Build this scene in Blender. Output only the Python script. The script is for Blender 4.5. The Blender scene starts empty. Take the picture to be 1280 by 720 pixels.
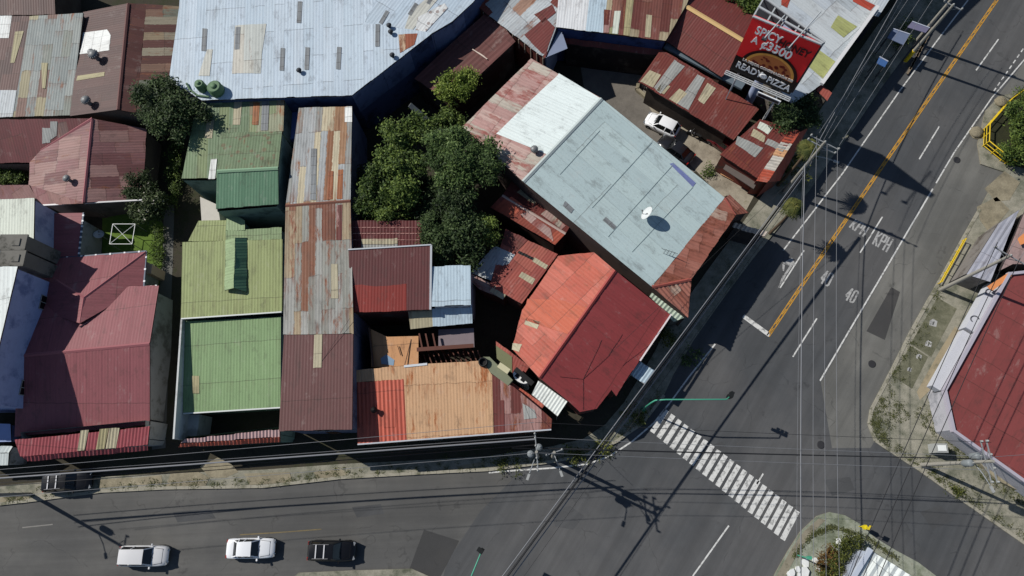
import bpy, bmesh, math, random
from mathutils import Vector, Matrix
random.seed(7)
SC = bpy.context.scene
COL = SC.collection
# ------------------------------------------------------------------ camera
F = 1280*24.0/36.0
H = 65.0
NX, NY = 680.0, 605.0                       # image point straight below the drone
_n = Vector((NX-640, -(NY-360), -F)).normalized()
WZ = -_n
WY = (Vector((0,1,0)) - WZ*WZ.y).normalized()
WX = WY.cross(WZ).normalized()
ROT = Matrix((WX, WY, WZ))                  # camera -> world
cam = bpy.data.cameras.new('camera'); cam.lens = 24; cam.sensor_width = 36
cam.clip_start = 0.5; cam.clip_end = 5000
cam_ob = bpy.data.objects.new('camera', cam); COL.objects.link(cam_ob)
cam_ob.matrix_world = Matrix.Translation((0,0,H)) @ ROT.to_4x4()
SC.camera = cam_ob
def ray(u, v): return ROT @ Vector(((u-640)/F, -(v-360)/F, -1))
def at(u, v, z=0.0):
    d = ray(u, v); t = (z-H)/d.z
    return Vector((d.x*t, d.y*t, z))
# ------------------------------------------------------------------ materials
def S(r, g, b):
    f = lambda c: (c/255/12.92) if c/255 <= .04045 else ((c/255+.055)/1.055)**2.4
    return (f(r), f(g), f(b), 1)
class N:
    """tiny node builder"""
    def __init__(self, name):
        self.m = bpy.data.materials.new(name); self.m.use_nodes = True
        self.t = self.m.node_tree; self.b = self.t.nodes['Principled BSDF']
        self.b.inputs['Specular IOR Level'].default_value = .25
    def n(self, typ, **k):
        x = self.t.nodes.new(typ)
        for a, v in k.items(): setattr(x, a, v)
        return x
    def l(self, a, b): self.t.links.new(a, b)
    def val(self, sock, v):
        if hasattr(v, 'is_linked') or isinstance(v, bpy.types.NodeSocket): self.l(v, sock)
        else: sock.default_value = v
    def math(self, op, a, b=0.0, c=0.0):
        x = self.n('ShaderNodeMath', operation=op)
        for i, v in enumerate((a, b, c)): self.val(x.inputs[i], v)
        return x.outputs[0]
    def mix(self, fac, a, b, mode='MIX'):
        x = self.n('ShaderNodeMix', data_type='RGBA', blend_type=mode)
        self.val(x.inputs['Factor'], fac); self.val(x.inputs['A'], a); self.val(x.inputs['B'], b)
        return x.outputs['Result']
    def noise(self, vec, scale, detail=4, rough=.55):
        x = self.n('ShaderNodeTexNoise'); x.inputs['Scale'].default_value = scale
        x.inputs['Detail'].default_value = detail; x.inputs['Roughness'].default_value = rough
        if vec is not None: self.l(vec, x.inputs['Vector'])
        return x.outputs['Fac']
    def ramp(self, fac, stops, interp='LINEAR'):
        x = self.n('ShaderNodeValToRGB'); r = x.color_ramp; r.interpolation = interp
        while len(r.elements) < len(stops): r.elements.new(.5)
        for e, (p, c) in zip(r.elements, stops):
            e.position = p; e.color = c if hasattr(c, '__len__') else (c, c, c, 1)
        self.l(fac, x.inputs['Fac']); return x.outputs['Color']
    def smooth(self, v, a, b):
        x = self.n('ShaderNodeMapRange', interpolation_type='SMOOTHSTEP')
        self.l(v, x.inputs['Value']); x.inputs['From Min'].default_value = a; x.inputs['From Max'].default_value = b
        return x.outputs['Result']
    def comb(self, x, y, z=0.0):
        c = self.n('ShaderNodeCombineXYZ')
        for i, v in enumerate((x, y, z)): self.val(c.inputs[i], v)
        return c.outputs[0]
_cnt = [0]
def tin(name, cols, rust=.15, sheet=(.85, 3.2), var=.10, dirt=.35, rustcol=(105,62,42), streak=.35, rough=.6, moss=0, speck=0.0, rust2=(140,88,60)):
    """weathered roof sheeting; cols = list of (r,g,b) or (r,g,b,weight); UV is in metres, v runs down the slope"""
    k = N(name); _cnt[0] += 1; seed = _cnt[0]*3.7
    uv = k.n('ShaderNodeUVMap').outputs[0]
    sp = k.n('ShaderNodeSeparateXYZ'); k.l(uv, sp.inputs[0])
    u, v = sp.outputs[0], sp.outputs[1]
    wob = k.noise(k.comb(u, v, seed), 1.6, 4, .7); wob2 = k.noise(k.comb(u, v, seed+9), .5, 3, .6)
    u0, v0 = u, v
    u = k.math('ADD', u, k.math('MULTIPLY', k.math('SUBTRACT', wob, .5), .34 if rust > .15 else .10))
    v = k.math('ADD', v, k.math('ADD', k.math('MULTIPLY', k.math('SUBTRACT', wob, .5), .5 if rust > .15 else .12), k.math('MULTIPLY', k.math('SUBTRACT', wob2, .5), .3)))
    cu = k.math('FLOOR', k.math('DIVIDE', u, sheet[0]))
    wn0 = k.n('ShaderNodeTexWhiteNoise', noise_dimensions='2D'); k.l(k.comb(cu, seed), wn0.inputs['Vector'])
    vv = k.math('ADD', k.math('DIVIDE', v, sheet[1]), k.math('MULTIPLY', k.math('ROUND', k.math('MULTIPLY', wn0.outputs['Value'], 2.0)), .5) if len(cols) > 1 else 0.0)
    rv = k.math('FLOOR', vv)
    wn = k.n('ShaderNodeTexWhiteNoise', noise_dimensions='3D'); k.l(k.comb(cu, rv, seed), wn.inputs['Vector'])
    rnd = wn.outputs['Value']
    tot = sum((c[3] if len(c) > 3 else 1) for c in cols); acc = 0; stops = []
    for c in cols:
        stops.append((acc/tot, S(*c[:3]))); acc += (c[3] if len(c) > 3 else 1)
    col = k.ramp(rnd, stops, 'CONSTANT') if len(cols) > 1 else None
    if col is None:
        rgb = k.n('ShaderNodeRGB'); rgb.outputs[0].default_value = S(*cols[0][:3]); col = rgb.outputs[0]
    # sheet to sheet tone
    wn2 = k.n('ShaderNodeTexWhiteNoise', noise_dimensions='3D'); k.l(k.comb(cu, rv, seed+11), wn2.inputs['Vector'])
    tone = k.math('ADD', 1.0-var, k.math('MULTIPLY', wn2.outputs['Value'], 2*var))
    col = k.mix(1.0, col, k.comb(tone, tone, tone), 'MULTIPLY')
    off = k.comb(k.math('ADD', u, seed), k.math('ADD', v, seed*2), seed)
    # broad fading
    big = k.noise(off, .22, 5, .6)
    f = k.math('ADD', 1.0-dirt*.5, k.math('MULTIPLY', big, dirt))
    col = k.mix(1.0, col, k.comb(f, f, f), 'MULTIPLY')
    # grime streaks down the slope
    st = k.noise(k.comb(k.math('MULTIPLY', k.math('ADD', u, seed), 3.0), k.math('MULTIPLY', v, .28), seed), 1.0, 5, .65)
    col = k.mix(k.math('MULTIPLY', k.smooth(st, .50, .78), streak), col, S(60, 52, 46))
    fine = k.noise(off, 5.0, 4, .7)
    col = k.mix(k.math('MULTIPLY', k.smooth(fine, .52, .75), .22), col, S(70, 60, 54))
    if rust > 0:
        rn = k.noise(k.comb(k.math('MULTIPLY', k.math('ADD', u, seed*5), 1.5), k.math('MULTIPLY', v, .35), seed+3), 1.0, 6, .7)
        sheetr = k.math('MULTIPLY', wn0.outputs['Value'], .12)
        lo = .72-rust*.45
        m = k.smooth(k.math('ADD', rn, sheetr), lo, lo+.16)
        rc = k.mix(k.smooth(fine, .35, .65), S(*rustcol), S(*rust2))
        col = k.mix(m, col, rc)
    if moss > 0:
        ms = k.noise(off, .8, 6, .7)
        col = k.mix(k.math('MULTIPLY', k.smooth(ms, .5, .72), moss), col, S(70, 66, 44))
    if speck > 0:
        vo = k.n('ShaderNodeTexVoronoi'); vo.inputs['Scale'].default_value = 1.3; k.l(off, vo.inputs['Vector'])
        col = k.mix(k.math('MULTIPLY', k.math('LESS_THAN', vo.outputs['Distance'], .28), speck), col, S(110, 70, 55))
    # dull weathered blotches and a few scuffs
    bl = k.noise(k.comb(k.math('MULTIPLY', u0, 1.1), k.math('MULTIPLY', v0, .5), seed+21), .9, 6, .75)
    col = k.mix(k.math('MULTIPLY', k.smooth(bl, .52, .68), .34), col, S(62, 54, 50)); col = k.mix(k.math('MULTIPLY', k.smooth(bl, .44, .30), .16), col, S(190, 184, 176))
    # lap seams across the slope and between sheets
    fr = k.math('FRACT', vv)
    seam = k.math('LESS_THAN', fr, .07/sheet[1])
    fu = k.math('FRACT', k.math('DIVIDE', u, sheet[0]))
    seam2 = k.math('LESS_THAN', fu, .035/sheet[0])
    col = k.mix(k.math('MULTIPLY', k.math('MAXIMUM', seam, k.math('MULTIPLY', seam2, .6)), .42), col, S(45, 38, 34))
    # rusty run-off just below each lap
    ro = k.math('MULTIPLY', k.math('SUBTRACT', 1.0, k.smooth(fr, 0.0, .35)), k.smooth(st, .42, .66))
    col = k.mix(k.math('MULTIPLY', ro, min(.75, rust*1.6+.08)), col, S(*rustcol))
    k.l(col, k.b.inputs['Base Color'])
    k.b.inputs['Roughness'].default_value = rough
    bp = k.n('ShaderNodeBump'); bp.inputs['Strength'].default_value = .25; bp.inputs['Distance'].default_value = .02
    k.l(fine, bp.inputs['Height']); k.l(bp.outputs[0], k.b.inputs['Normal'])
    return k.m
def plain(name, rgb, rough=.6, metal=0.0, var=.25, scale=2.0, spec=.3, stain=None, sc2=.35):
    k = N(name); tc = k.n('ShaderNodeTexCoord').outputs['Object']
    nz = k.noise(tc, scale, 5, .65)
    f = k.math('ADD', 1.0-var*.5, k.math('MULTIPLY', nz, var))
    col = k.mix(1.0, S(*rgb), k.comb(f, f, f), 'MULTIPLY')
    if stain:
        s = k.noise(tc, sc2, 6, .7)
        col = k.mix(k.smooth(s, .48, .66), col, S(*stain))
    k.l(col, k.b.inputs['Base Color'])
    k.b.inputs['Roughness'].default_value = rough; k.b.inputs['Metallic'].default_value = metal
    k.b.inputs['Specular IOR Level'].default_value = spec
    return k.m
_pc = {}
def paint(r, g, b, rough=.5, metal=0.0, var=.12, spec=.3):
    key = (r, g, b, rough, metal, var, spec)
    if key not in _pc: _pc[key] = plain('paint', (r, g, b), rough, metal, var, 3.0, spec)
    return _pc[key]
def glass_dark(name='tinted_glass', rgb=(14,17,20)):
    k = N(name); k.b.inputs['Base Color'].default_value = S(*rgb); k.b.inputs['Roughness'].default_value = .06
    k.b.inputs['Specular IOR Level'].default_value = .6
    return k.m
GLASS = glass_dark()
# ------------------------------------------------------------------ objects
def tag(o, label=None, cat=None, group=None, kind=None):
    if label: o['label'] = label
    if cat: o['category'] = cat
    if group: o['group'] = group
    if kind: o['kind'] = kind
    return o
def empty(name, loc, label=None, cat=None, group=None):
    o = bpy.data.objects.new(name, None); COL.objects.link(o); o.location = loc
    o.empty_display_size = .3
    return tag(o, label, cat, group)
class MB:
    """mesh collector in world coordinates"""
    def __init__(self): self.v = []; self.f = []; self.m = []; self.uv = []; self.sm = []
    def face(self, pts, m=0, uv=None, smooth=False):
        i = len(self.v); self.v += [Vector(p) for p in pts]
        self.f.append(list(range(i, i+len(pts)))); self.m.append(m); self.sm.append(smooth)
        self.uv.append(uv or [(p[0], p[1]) for p in pts])
    def grid(self, verts, faces, m=0, uvs=None, smooth=False):
        i = len(self.v); self.v += [Vector(p) for p in verts]
        for f in faces:
            self.f.append([i+j for j in f]); self.m.append(m); self.sm.append(smooth)
            self.uv.append([uvs[j] for j in f] if uvs else [(verts[j][0], verts[j][1]) for j in f])
    def box(self, c, size, yaw=0.0, m=0, M=None):
        c = Vector(c); sx, sy, sz = size[0]/2, size[1]/2, size[2]/2
        R = M or Matrix.Rotation(yaw, 3, 'Z')
        P = [c + R @ Vector((x*sx, y*sy, z*sz)) for x in (-1,1) for y in (-1,1) for z in (-1,1)]
        self.grid(P, [(0,1,3,2),(4,6,7,5),(0,4,5,1),(2,3,7,6),(0,2,6,4),(1,5,7,3)], m)
    def bar(self, a, b, w, h=None, m=0, up=Vector((0,0,1))):
        a, b = Vector(a), Vector(b); d = b-a
        if d.length < 1e-5: return
        h = h or w; x = d.normalized(); y = up.cross(x)
        if y.length < 1e-3: y = Vector((0,1,0)).cross(x)
        y.normalize(); z = x.cross(y)
        self.box((a+b)/2, (d.length, w, h), M=Matrix((x, y, z)).transposed(), m=m)
    def tube(self, pts, r, n=8, m=0, r2=None, cap=True):
        pts = [Vector(p) for p in pts]; K = len(pts); V = []
        for i, p in enumerate(pts):
            d = (pts[min(i+1, K-1)]-pts[max(i-1, 0)]).normalized()
            s = d.cross(Vector((0,0,1)))
            if s.length < 1e-3: s = d.cross(Vector((0,1,0)))
            s.normalize(); t = s.cross(d)
            rr = r if r2 is None else r+(r2-r)*i/max(1, K-1)
            V += [p + (s*math.cos(2*math.pi*j/n)+t*math.sin(2*math.pi*j/n))*rr for j in range(n)]
        Fc = [(i*n+j, i*n+(j+1)%n, (i+1)*n+(j+1)%n, (i+1)*n+j) for i in range(K-1) for j in range(n)]
        self.grid(V, Fc, m, smooth=True)
        if cap:
            self.face(V[:n][::-1], m); self.face(V[-n:], m)
    def lathe(self, c, prof, n=20, m=0, M=None):
        c = Vector(c); V = []; R = M or Matrix.Identity(3)
        for (r, z) in prof:
            V += [c + R @ Vector((r*math.cos(2*math.pi*j/n), r*math.sin(2*math.pi*j/n), z)) for j in range(n)]
        K = len(prof)
        self.grid(V, [(i*n+j, i*n+(j+1)%n, (i+1)*n+(j+1)%n, (i+1)*n+j) for i in range(K-1) for j in range(n)], m, smooth=True)
        self.face(V[-n:], m); self.face(V[:n][::-1], m)
    def prism(self, poly, z0, z1, m=0, mt=None):
        """vertical prism over xy polygon; z0 / z1 numbers"""
        P = [Vector((p[0], p[1], 0)) for p in poly]
        ar = sum(P[i].x*P[(i+1)%len(P)].y-P[(i+1)%len(P)].x*P[i].y for i in range(len(P)))
        if ar < 0: P = P[::-1]
        n = len(P)
        self.face([Vector((p.x, p.y, z1)) for p in P], m if mt is None else mt)
        self.face([Vector((p.x, p.y, z0)) for p in P][::-1], m)
        for i in range(n):
            a, b = P[i], P[(i+1)%n]
            self.face([(a.x,a.y,z0),(b.x,b.y,z0),(b.x,b.y,z1),(a.x,a.y,z1)], m)
    def build(self, name, mats, parent=None, origin=None, weld=False):
        if not self.v: return None
        if not isinstance(mats, (list, tuple)): mats = [mats]
        o0 = Vector(parent['_o']) if (parent is not None and '_o' in parent) else (Vector(origin) if origin is not None else Vector((0,0,0)))
        me = bpy.data.meshes.new(name)
        me.from_pydata([tuple(p-o0) for p in self.v], [], self.f)
        for m in mats: me.materials.append(m)
        me.polygons.foreach_set('material_index', self.m)
        me.polygons.foreach_set('use_smooth', self.sm)
        ul = me.uv_layers.new(name='UVMap')
        flat = [c for f in self.uv for p in f for c in p]
        ul.data.foreach_set('uv', flat)
        me.validate(); me.update()
        o = bpy.data.objects.new(name, me); COL.objects.link(o)
        if parent is not None:
            o.parent = parent; o['_o'] = list(o0)
        else:
            o.location = o0; o['_o'] = list(o0)
        return o
def root(name, loc, label, cat, group=None):
    o = empty(name, loc, label, cat, group); o['_o'] = list(loc); return o
def copy_tree(o, parent=None):
    c = o.copy(); COL.objects.link(c)
    if parent is not None: c.parent = parent
    for ch in list(o.children): copy_tree(ch, c)
    return c
# ------------------------------------------------------------------ corrugated sheets
def sheet(mb, P, ribdir, pitch, amp, m, lift=0.0, phase=0.0):
    """cut polygon P (world points) into strips along ribdir and fold it into ribs"""
    e = Vector((ribdir[0], ribdir[1])).normalized(); n = Vector((-e.y, e.x))
    bm = bmesh.new()
    bm.faces.new([bm.verts.new(p) for p in P])
    us = [p.x*n.x+p.y*n.y for p in P]
    if amp > 0 and pitch > 0:
        h = pitch/2
        k0, k1 = math.floor((min(us)-phase)/h)+1, math.ceil((max(us)-phase)/h)
        for k in range(k0, k1):
            uu = phase+k*h
            bmesh.ops.bisect_plane(bm, geom=bm.faces[:]+bm.edges[:]+bm.verts[:], plane_co=(n.x*uu, n.y*uu, 0), plane_no=(n.x, n.y, 0), dist=1e-5)
    def tri(u):
        t = ((u-phase)/pitch) % 1.0
        return 1-4*abs(t-.5) if pitch > 0 else 0
    bm.normal_update()
    bm.verts.index_update()
    vs = []; uvs = []
    slope_len = 1.0
    Nn = Vector((0,0,0))
    for i in range(len(P)):
        a, b = P[i], P[(i+1)%len(P)]
        Nn += Vector(((a.y-b.y)*(a.z+b.z), (a.z-b.z)*(a.x+b.x), (a.x-b.x)*(a.y+b.y)))
    Nn.normalize()
    if Nn.z < 0: Nn = -Nn
    slope_len = 1/max(.3, Nn.z)
    for v in bm.verts:
        c = v.co.copy(); uu = c.x*n.x+c.y*n.y
        if amp > 0 and v.is_boundary:        # sheet ends never line up exactly
            j = (math.sin(math.floor(uu/.84)*12.9898+phase*78.2)*43758.5453 % 1.0-.5)*.08
            c.x += e.x*j; c.y += e.y*j
        vv = (c.x*e.x+c.y*e.y)*slope_len
        vs.append(Vector((c.x, c.y, c.z+lift+(amp*tri(uu) if amp > 0 else 0)))); uvs.append((uu, vv))
    fs = []
    for f in bm.faces:
        ids = [v.index for v in f.verts]
        if f.normal.z < 0: ids = ids[::-1]
        fs.append(ids)
    mb.grid(vs, fs, m, uvs)
    bm.free()
def newell(P):
    Nn = Vector((0,0,0))
    for i in range(len(P)):
        a, b = P[i], P[(i+1)%len(P)]
        Nn += Vector(((a.y-b.y)*(a.z+b.z), (a.z-b.z)*(a.x+b.x), (a.x-b.x)*(a.y+b.y)))
    Nn.normalize()
    return Nn if Nn.z > 0 else -Nn
FASCIA = plain('eaves_board', (62,54,50), .7)
WINFRAME = plain('window_frame_paint', (150,150,145), .5)
ALLB = []
class Building:
    def __init__(s, name, label, cat, wall=(120,115,108), stain=(80,74,68), group=None):
        s.name, s.label, s.cat, s.group = name, label, cat, group
        s.sl = []; s.roof = MB(); s.mats = []; s.wallc = wall; s.stain = stain
        s.caps = []; s.sky = []; s.nowall = set(); s.thick = .14; s.extra = []; s.inset = .22
    def mi(s, m):
        if m not in s.mats: s.mats.append(m)
        return s.mats.index(m)
    def slope(s, pts, mat, pitch=.28, amp=.006, rib=None, wall=True, fascia=None):
        P = [at(*p) for p in pts]
        if len(P) > 3:                       # settle every corner on one flat plane, along its own line of sight
            c0 = P[0]; cr = sum(P[2:], Vector())/(len(P)-2); nn = (P[1]-P[0]).cross(cr-P[0]).normalized(); O = Vector((0,0,H))
            P = [O+(q-O)*((c0-O).dot(nn)/(q-O).dot(nn)) for q in P]
        a, b = (P[1], P[2]) if rib is None else (P[rib[0]], P[rib[1]]) if isinstance(rib[0], int) else (at(*rib[0], P[0].z), at(*rib[1], P[0].z))
        e = (b-a).to_2d()
        ph = random.random()
        sheet(s.roof, P, e, pitch, amp, s.mi(mat), 0, ph)
        fm = s.mi(fascia or FASCIA); t = s.thick
        Pn = P if newell_raw(P) > 0 else P[::-1]
        for i in range(len(Pn)):
            a, b = Pn[i], Pn[(i+1)%len(Pn)]
            dz = Vector((0,0,1))
            s.roof.face([a-dz*t, b-dz*t, b-dz*.03, a-dz*.03], fm)
        s.roof.face([p-Vector((0,0,t)) for p in Pn][::-1], fm)
        s.sl.append(dict(P=P, e=e, pitch=pitch, amp=amp, ph=ph, wall=wall, n=newell(P), px=[(p[0], p[1]) for p in pts]))
        return len(s.sl)-1
    def pt(s, i, u, v, lift=0.0):
        S_ = s.sl[i]; d = ray(u, v); o = Vector((0,0,H)); c = sum(S_['P'], Vector())/len(S_['P'])
        t = (c-o).dot(S_['n'])/d.dot(S_['n'])
        return o+d*t+Vector((0,0,lift))
    def patch(s, i, px, mat, lift=.03, amp=None):
        S_ = s.sl[i]; P = [s.pt(i, u, v) for (u, v) in px]
        sheet(s.roof, P, S_['e'], S_['pitch'], S_['amp'] if amp is None else amp, s.mi(mat), lift, S_['ph'])
    def skylight(s, i, px, mat):
        s.sky.append((i, px, mat))
    def ridge(s, p, q, mat, w=.35):
        s.caps.append((at(*p), at(*q), mat, w))
    def finish(s):
        allp = [p for S_ in s.sl for p in S_['P']]
        c = sum(allp, Vector())/len(allp); s.c = c
        r = root(s.name, (c.x, c.y, 0), s.label, s.cat, s.group); s.root = r
        s.rob = s.roof.build('roof', s.mats, r)
        for (a, b, mat, w) in s.caps:
            mb = MB(); d = (b-a).normalized(); sd = d.cross(Vector((0,0,1))).normalized()*w/2
            up = Vector((0,0,.07))
            for sg in (1, -1):
                q = [a+up, b+up, b+sd*sg-up*.4, a+sd*sg-up*.4]
                mb.face(q if sg < 0 else q[::-1])
            mb.build('ridge_cap', mat, s.rob)
        for (i, px, mat) in s.sky:
            S_ = s.sl[i]; mb = MB(); P = [s.pt(i, u, v) for (u, v) in px]
            sheet(mb, P, S_['e'], S_['pitch'], S_['amp'], 0, .035, S_['ph'])
            mb.build('skylight', mat, s.rob)
        # walls under the outer edges
        key = lambda p: (round(p.x, 2), round(p.y, 2))
        cnt = {}
        for S_ in s.sl:
            P = S_['P']
            for i in range(len(P)):
                k = frozenset((S_['px'][i], S_['px'][(i+1)%len(P)])); cnt[k] = cnt.get(k, 0)+1
        mb = MB(); s.edges = []
        for S_ in s.sl:
            if not S_['wall']: continue
            fl = newell_raw(S_['P']) > 0; P = S_['P'] if fl else S_['P'][::-1]; PX = S_['px'] if fl else S_['px'][::-1]
            for i in range(len(P)):
                a, b = P[i], P[(i+1)%len(P)]
                if cnt[frozenset((PX[i], PX[(i+1)%len(P)]))] > 1: continue
                def ins(p):
                    d = Vector((c.x-p.x, c.y-p.y, 0)); L = d.length
                    return p+d*(min(s.inset, L*.3)/L)-Vector((0,0,s.thick-.02))
                A, B = ins(a), ins(b)
                mb.face([(A.x,A.y,-.05),(B.x,B.y,-.05),B,A], 0, [(0,0),((B-A).length,0),((B-A).length,B.z),(0,A.z)])
                s.edges.append((A, B))
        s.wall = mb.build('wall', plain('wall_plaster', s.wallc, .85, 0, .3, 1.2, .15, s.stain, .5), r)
        ALLB.append(s)
        return r
    def openings(s, mn=2.5, facing=None, count=None):
        """doors and windows on the outer walls that look towards direction `facing` (world xy)"""
        f = Vector(facing).normalized()
        for (A, B) in s.edges:
            d = (B-A).to_2d(); L = d.length
            if L < mn: continue
            d.normalize(); nn = Vector((d.y, -d.x))
            if nn.dot(f) < .75: continue
            k = max(1, int(L/3.2)); zt = min(A.z, B.z)
            for j in range(k):
                t = (j+.5)/k; p = A+(B-A)*t; yaw = math.atan2(d.y, d.x)
                base = Vector((p.x+nn.x*.03, p.y+nn.y*.03, 0))
                isdoor = (j % 3 == 1) or k == 1
                storeys = [0] + ([1] if zt > 5 else [])
                for st in storeys:
                    if isdoor and st == 0:
                        m = MB(); m.box(base+Vector((0,0,1.1)), (1.0,.07,2.1), yaw); o = m.build('door', paint(70,48,36), s.root)
                        m = MB(); m.box(base+Vector((nn.x*.07+d.x*.38, nn.y*.07+d.y*.38, 1.05)), (.06,.08,.12), yaw); m.build('handle', paint(160,155,140,.3,.8), o)
                    else:
                        zc = 1.55+st*2.7
                        if zc+.6 > zt: continue
                        m = MB(); m.box(base+Vector((0,0,zc)), (1.3,.05,1.1), yaw); o = m.build('window', GLASS, s.root)
                        m = MB()
                        for q in (-.65, 0, .65): m.box(base+Vector((d.x*q+nn.x*.02, d.y*q+nn.y*.02, zc)), (.06,.06,1.16), yaw)
                        for q in (-.55, .55): m.box(base+Vector((nn.x*.022, nn.y*.022, zc+q)), (1.36,.06,.06), yaw)
                        m.build('frame', WINFRAME, o)
def newell_raw(P):
    return sum(P[i].x*P[(i+1)%len(P)].y-P[(i+1)%len(P)].x*P[i].y for i in range(len(P)))
# ------------------------------------------------------------------ light
SHDIR = Vector((math.cos(math.radians(-24.8)), math.sin(math.radians(-24.8)), 0))
EL = math.radians(41)
TOSUN = Vector((-SHDIR.x*math.cos(EL), -SHDIR.y*math.cos(EL), math.sin(EL)))
sl = bpy.data.lights.new('sun', 'SUN'); sl.energy = 4.6; sl.angle = math.radians(.53); sl.color = (1, .955, .89)
so = bpy.data.objects.new('sun', sl); COL.objects.link(so)
so.rotation_euler = (-TOSUN).to_track_quat('-Z', 'Y').to_euler(); so.location = (0,0,90)
w = bpy.data.worlds.new('World'); SC.world = w; w.use_nodes = True
bg = w.node_tree.nodes['Background']; sky = w.node_tree.nodes.new('ShaderNodeTexSky')
sky.sky_type = 'NISHITA'; sky.sun_disc = False; sky.sun_elevation = EL; sky.sun_rotation = math.atan2(TOSUN.x, TOSUN.y)
sky.altitude = 1100; sky.air_density = 1.0; sky.dust_density = .6
w.node_tree.links.new(sky.outputs[0], bg.inputs[0]); bg.inputs[1].default_value = .075
SC.view_settings.view_transform = 'Standard'; SC.view_settings.look = 'None'
SC.view_settings.exposure = 0; SC.view_settings.gamma = 1
# ------------------------------------------------------------------ ground materials
def asphalt(name, rgb, light, ang=None):
    k = N(name); tc = k.n('ShaderNodeTexCoord').outputs['Object']
    big = k.noise(tc, .07, 5, .6); mid = k.noise(tc, .6, 5, .7); fine = k.noise(tc, 14, 3, .7)
    col = k.mix(k.smooth(big, .38, .66), S(*rgb), S(*light))
    f = k.math('ADD', 1-.16, k.math('MULTIPLY', mid, .32)); col = k.mix(1.0, col, k.comb(f, f, f), 'MULTIPLY')
    f = k.math('ADD', .8, k.math('MULTIPLY', fine, .4)); col = k.mix(1.0, col, k.comb(f, f, f), 'MULTIPLY')
    if ang is not None:            # worn wheel tracks along the carriageway
        mp = k.n('ShaderNodeMapping'); k.l(tc, mp.inputs['Vector']); mp.vector_type = 'TEXTURE'
        mp.inputs['Rotation'].default_value = (0,0,math.radians(ang)); mp.inputs['Scale'].default_value = (28,1.1,1)
        tr = k.smooth(k.noise(mp.outputs[0], 1.0, 5, .6), .3, .7); f = k.math('ADD', .86, k.math('MULTIPLY', tr, .26)); col = k.mix(1.0, col, k.comb(f, f, f), 'MULTIPLY')
    oil = k.noise(tc, .35, 6, .75); col = k.mix(k.math('MULTIPLY', k.smooth(oil, .60, .72), .45), col, S(38,38,39))
    # hairline cracks
    vo = k.n('ShaderNodeTexVoronoi', feature='DISTANCE_TO_EDGE'); vo.inputs['Scale'].default_value = .16
    wv = k.n('ShaderNodeVectorMath', operation='ADD'); k.l(tc, wv.inputs[0])
    nz = k.n('ShaderNodeTexNoise'); nz.inputs['Scale'].default_value = .9; k.l(tc, nz.inputs['Vector']); k.l(nz.outputs['Color'], wv.inputs[1])
    k.l(wv.outputs[0], vo.inputs['Vector'])
    ck = k.math('MULTIPLY', k.math('LESS_THAN', vo.outputs['Distance'], .006), k.smooth(mid, .45, .6))
    col = k.mix(k.math('MULTIPLY', ck, .28), col, S(36,36,36))
    k.l(col, k.b.inputs['Base Color']); k.b.inputs['Roughness'].default_value = .85
    bp = k.n('ShaderNodeBump'); bp.inputs['Strength'].default_value = .3; bp.inputs['Distance'].default_value = .01
    k.l(fine, bp.inputs['Height']); k.l(bp.outputs[0], k.b.inputs['Normal'])
    return k.m
def soil(name, stops, s1=.12, s2=1.4):
    k = N(name); tc = k.n('ShaderNodeTexCoord').outputs['Object']
    a = k.noise(tc, s1, 6, .65); b = k.noise(tc, s2, 6, .75); c = k.noise(tc, 9, 4, .7)
    f = k.math('ADD', k.math('MULTIPLY', a, .5), k.math('MULTIPLY', b, .5))
    col = k.ramp(f, [(p, S(*q)) for p, q in stops])
    g = k.math('ADD', .7, k.math('MULTIPLY', c, .6)); col = k.mix(1.0, col, k.comb(g, g, g), 'MULTIPLY')
    k.l(col, k.b.inputs['Base Color']); k.b.inputs['Roughness'].default_value = .95
    bp = k.n('ShaderNodeBump'); bp.inputs['Strength'].default_value = .5; bp.inputs['Distance'].default_value = .05
    k.l(c, bp.inputs['Height']); k.l(bp.outputs[0], k.b.inputs['Normal'])
    return k.m
M_MAIN = asphalt('main_road_asphalt', (72,74,76), (86,86,86), 58)
M_STREET = asphalt('side_street_asphalt', (80,80,79), (95,94,91), 3)
M_LANE = asphalt('parking_lane_asphalt', (94,94,91), (112,111,106), 58)
M_DARKP = asphalt('fresh_asphalt_patch', (62,62,62), (68,67,66))
M_PATCH2 = asphalt('older_asphalt_patch', (70,71,72), (78,79,80), 40)
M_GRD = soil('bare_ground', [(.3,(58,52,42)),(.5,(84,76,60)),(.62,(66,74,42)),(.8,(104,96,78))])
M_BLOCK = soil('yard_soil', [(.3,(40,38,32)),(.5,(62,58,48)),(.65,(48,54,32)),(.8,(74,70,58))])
M_SIDE = soil('mossy_concrete', [(.32,(66,70,54)),(.42,(98,100,86)),(.50,(130,128,114)),(.60,(152,148,134)),(.72,(112,114,98))], .25, .9)
M_WALK = soil('worn_concrete', [(.3,(96,92,78)),(.5,(134,126,106)),(.7,(158,150,128))], .25, 1.0)
M_GREEN = soil('weathered_green_concrete', [(.34,(84,90,74)),(.45,(116,122,104)),(.55,(146,150,136)),(.68,(116,110,92))], .3, 1.1)
M_GRAV = soil('gravel_yard', [(.32,(92,86,74)),(.45,(134,126,112)),(.58,(158,150,134)),(.7,(112,108,84))], .2, 1.2)
M_YARD = soil('yard_asphalt', [(.3,(92,88,82)),(.5,(112,107,100)),(.7,(126,121,112))], .2, 1.0)
M_GRASS = soil('lawn_turf', [(.3,(64,84,30)),(.5,(88,112,44)),(.7,(106,126,58))], .3, 2.0)
M_PAINT = plain('road_paint_white', (204,204,200), .7, 0, .4, 2.5, .2, (128,128,126), 2.6)
M_WORN = plain('worn_lettering_paint', (164,164,162), .75, 0, .4, 3, .2, (104,104,104), 3.2)
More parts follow.
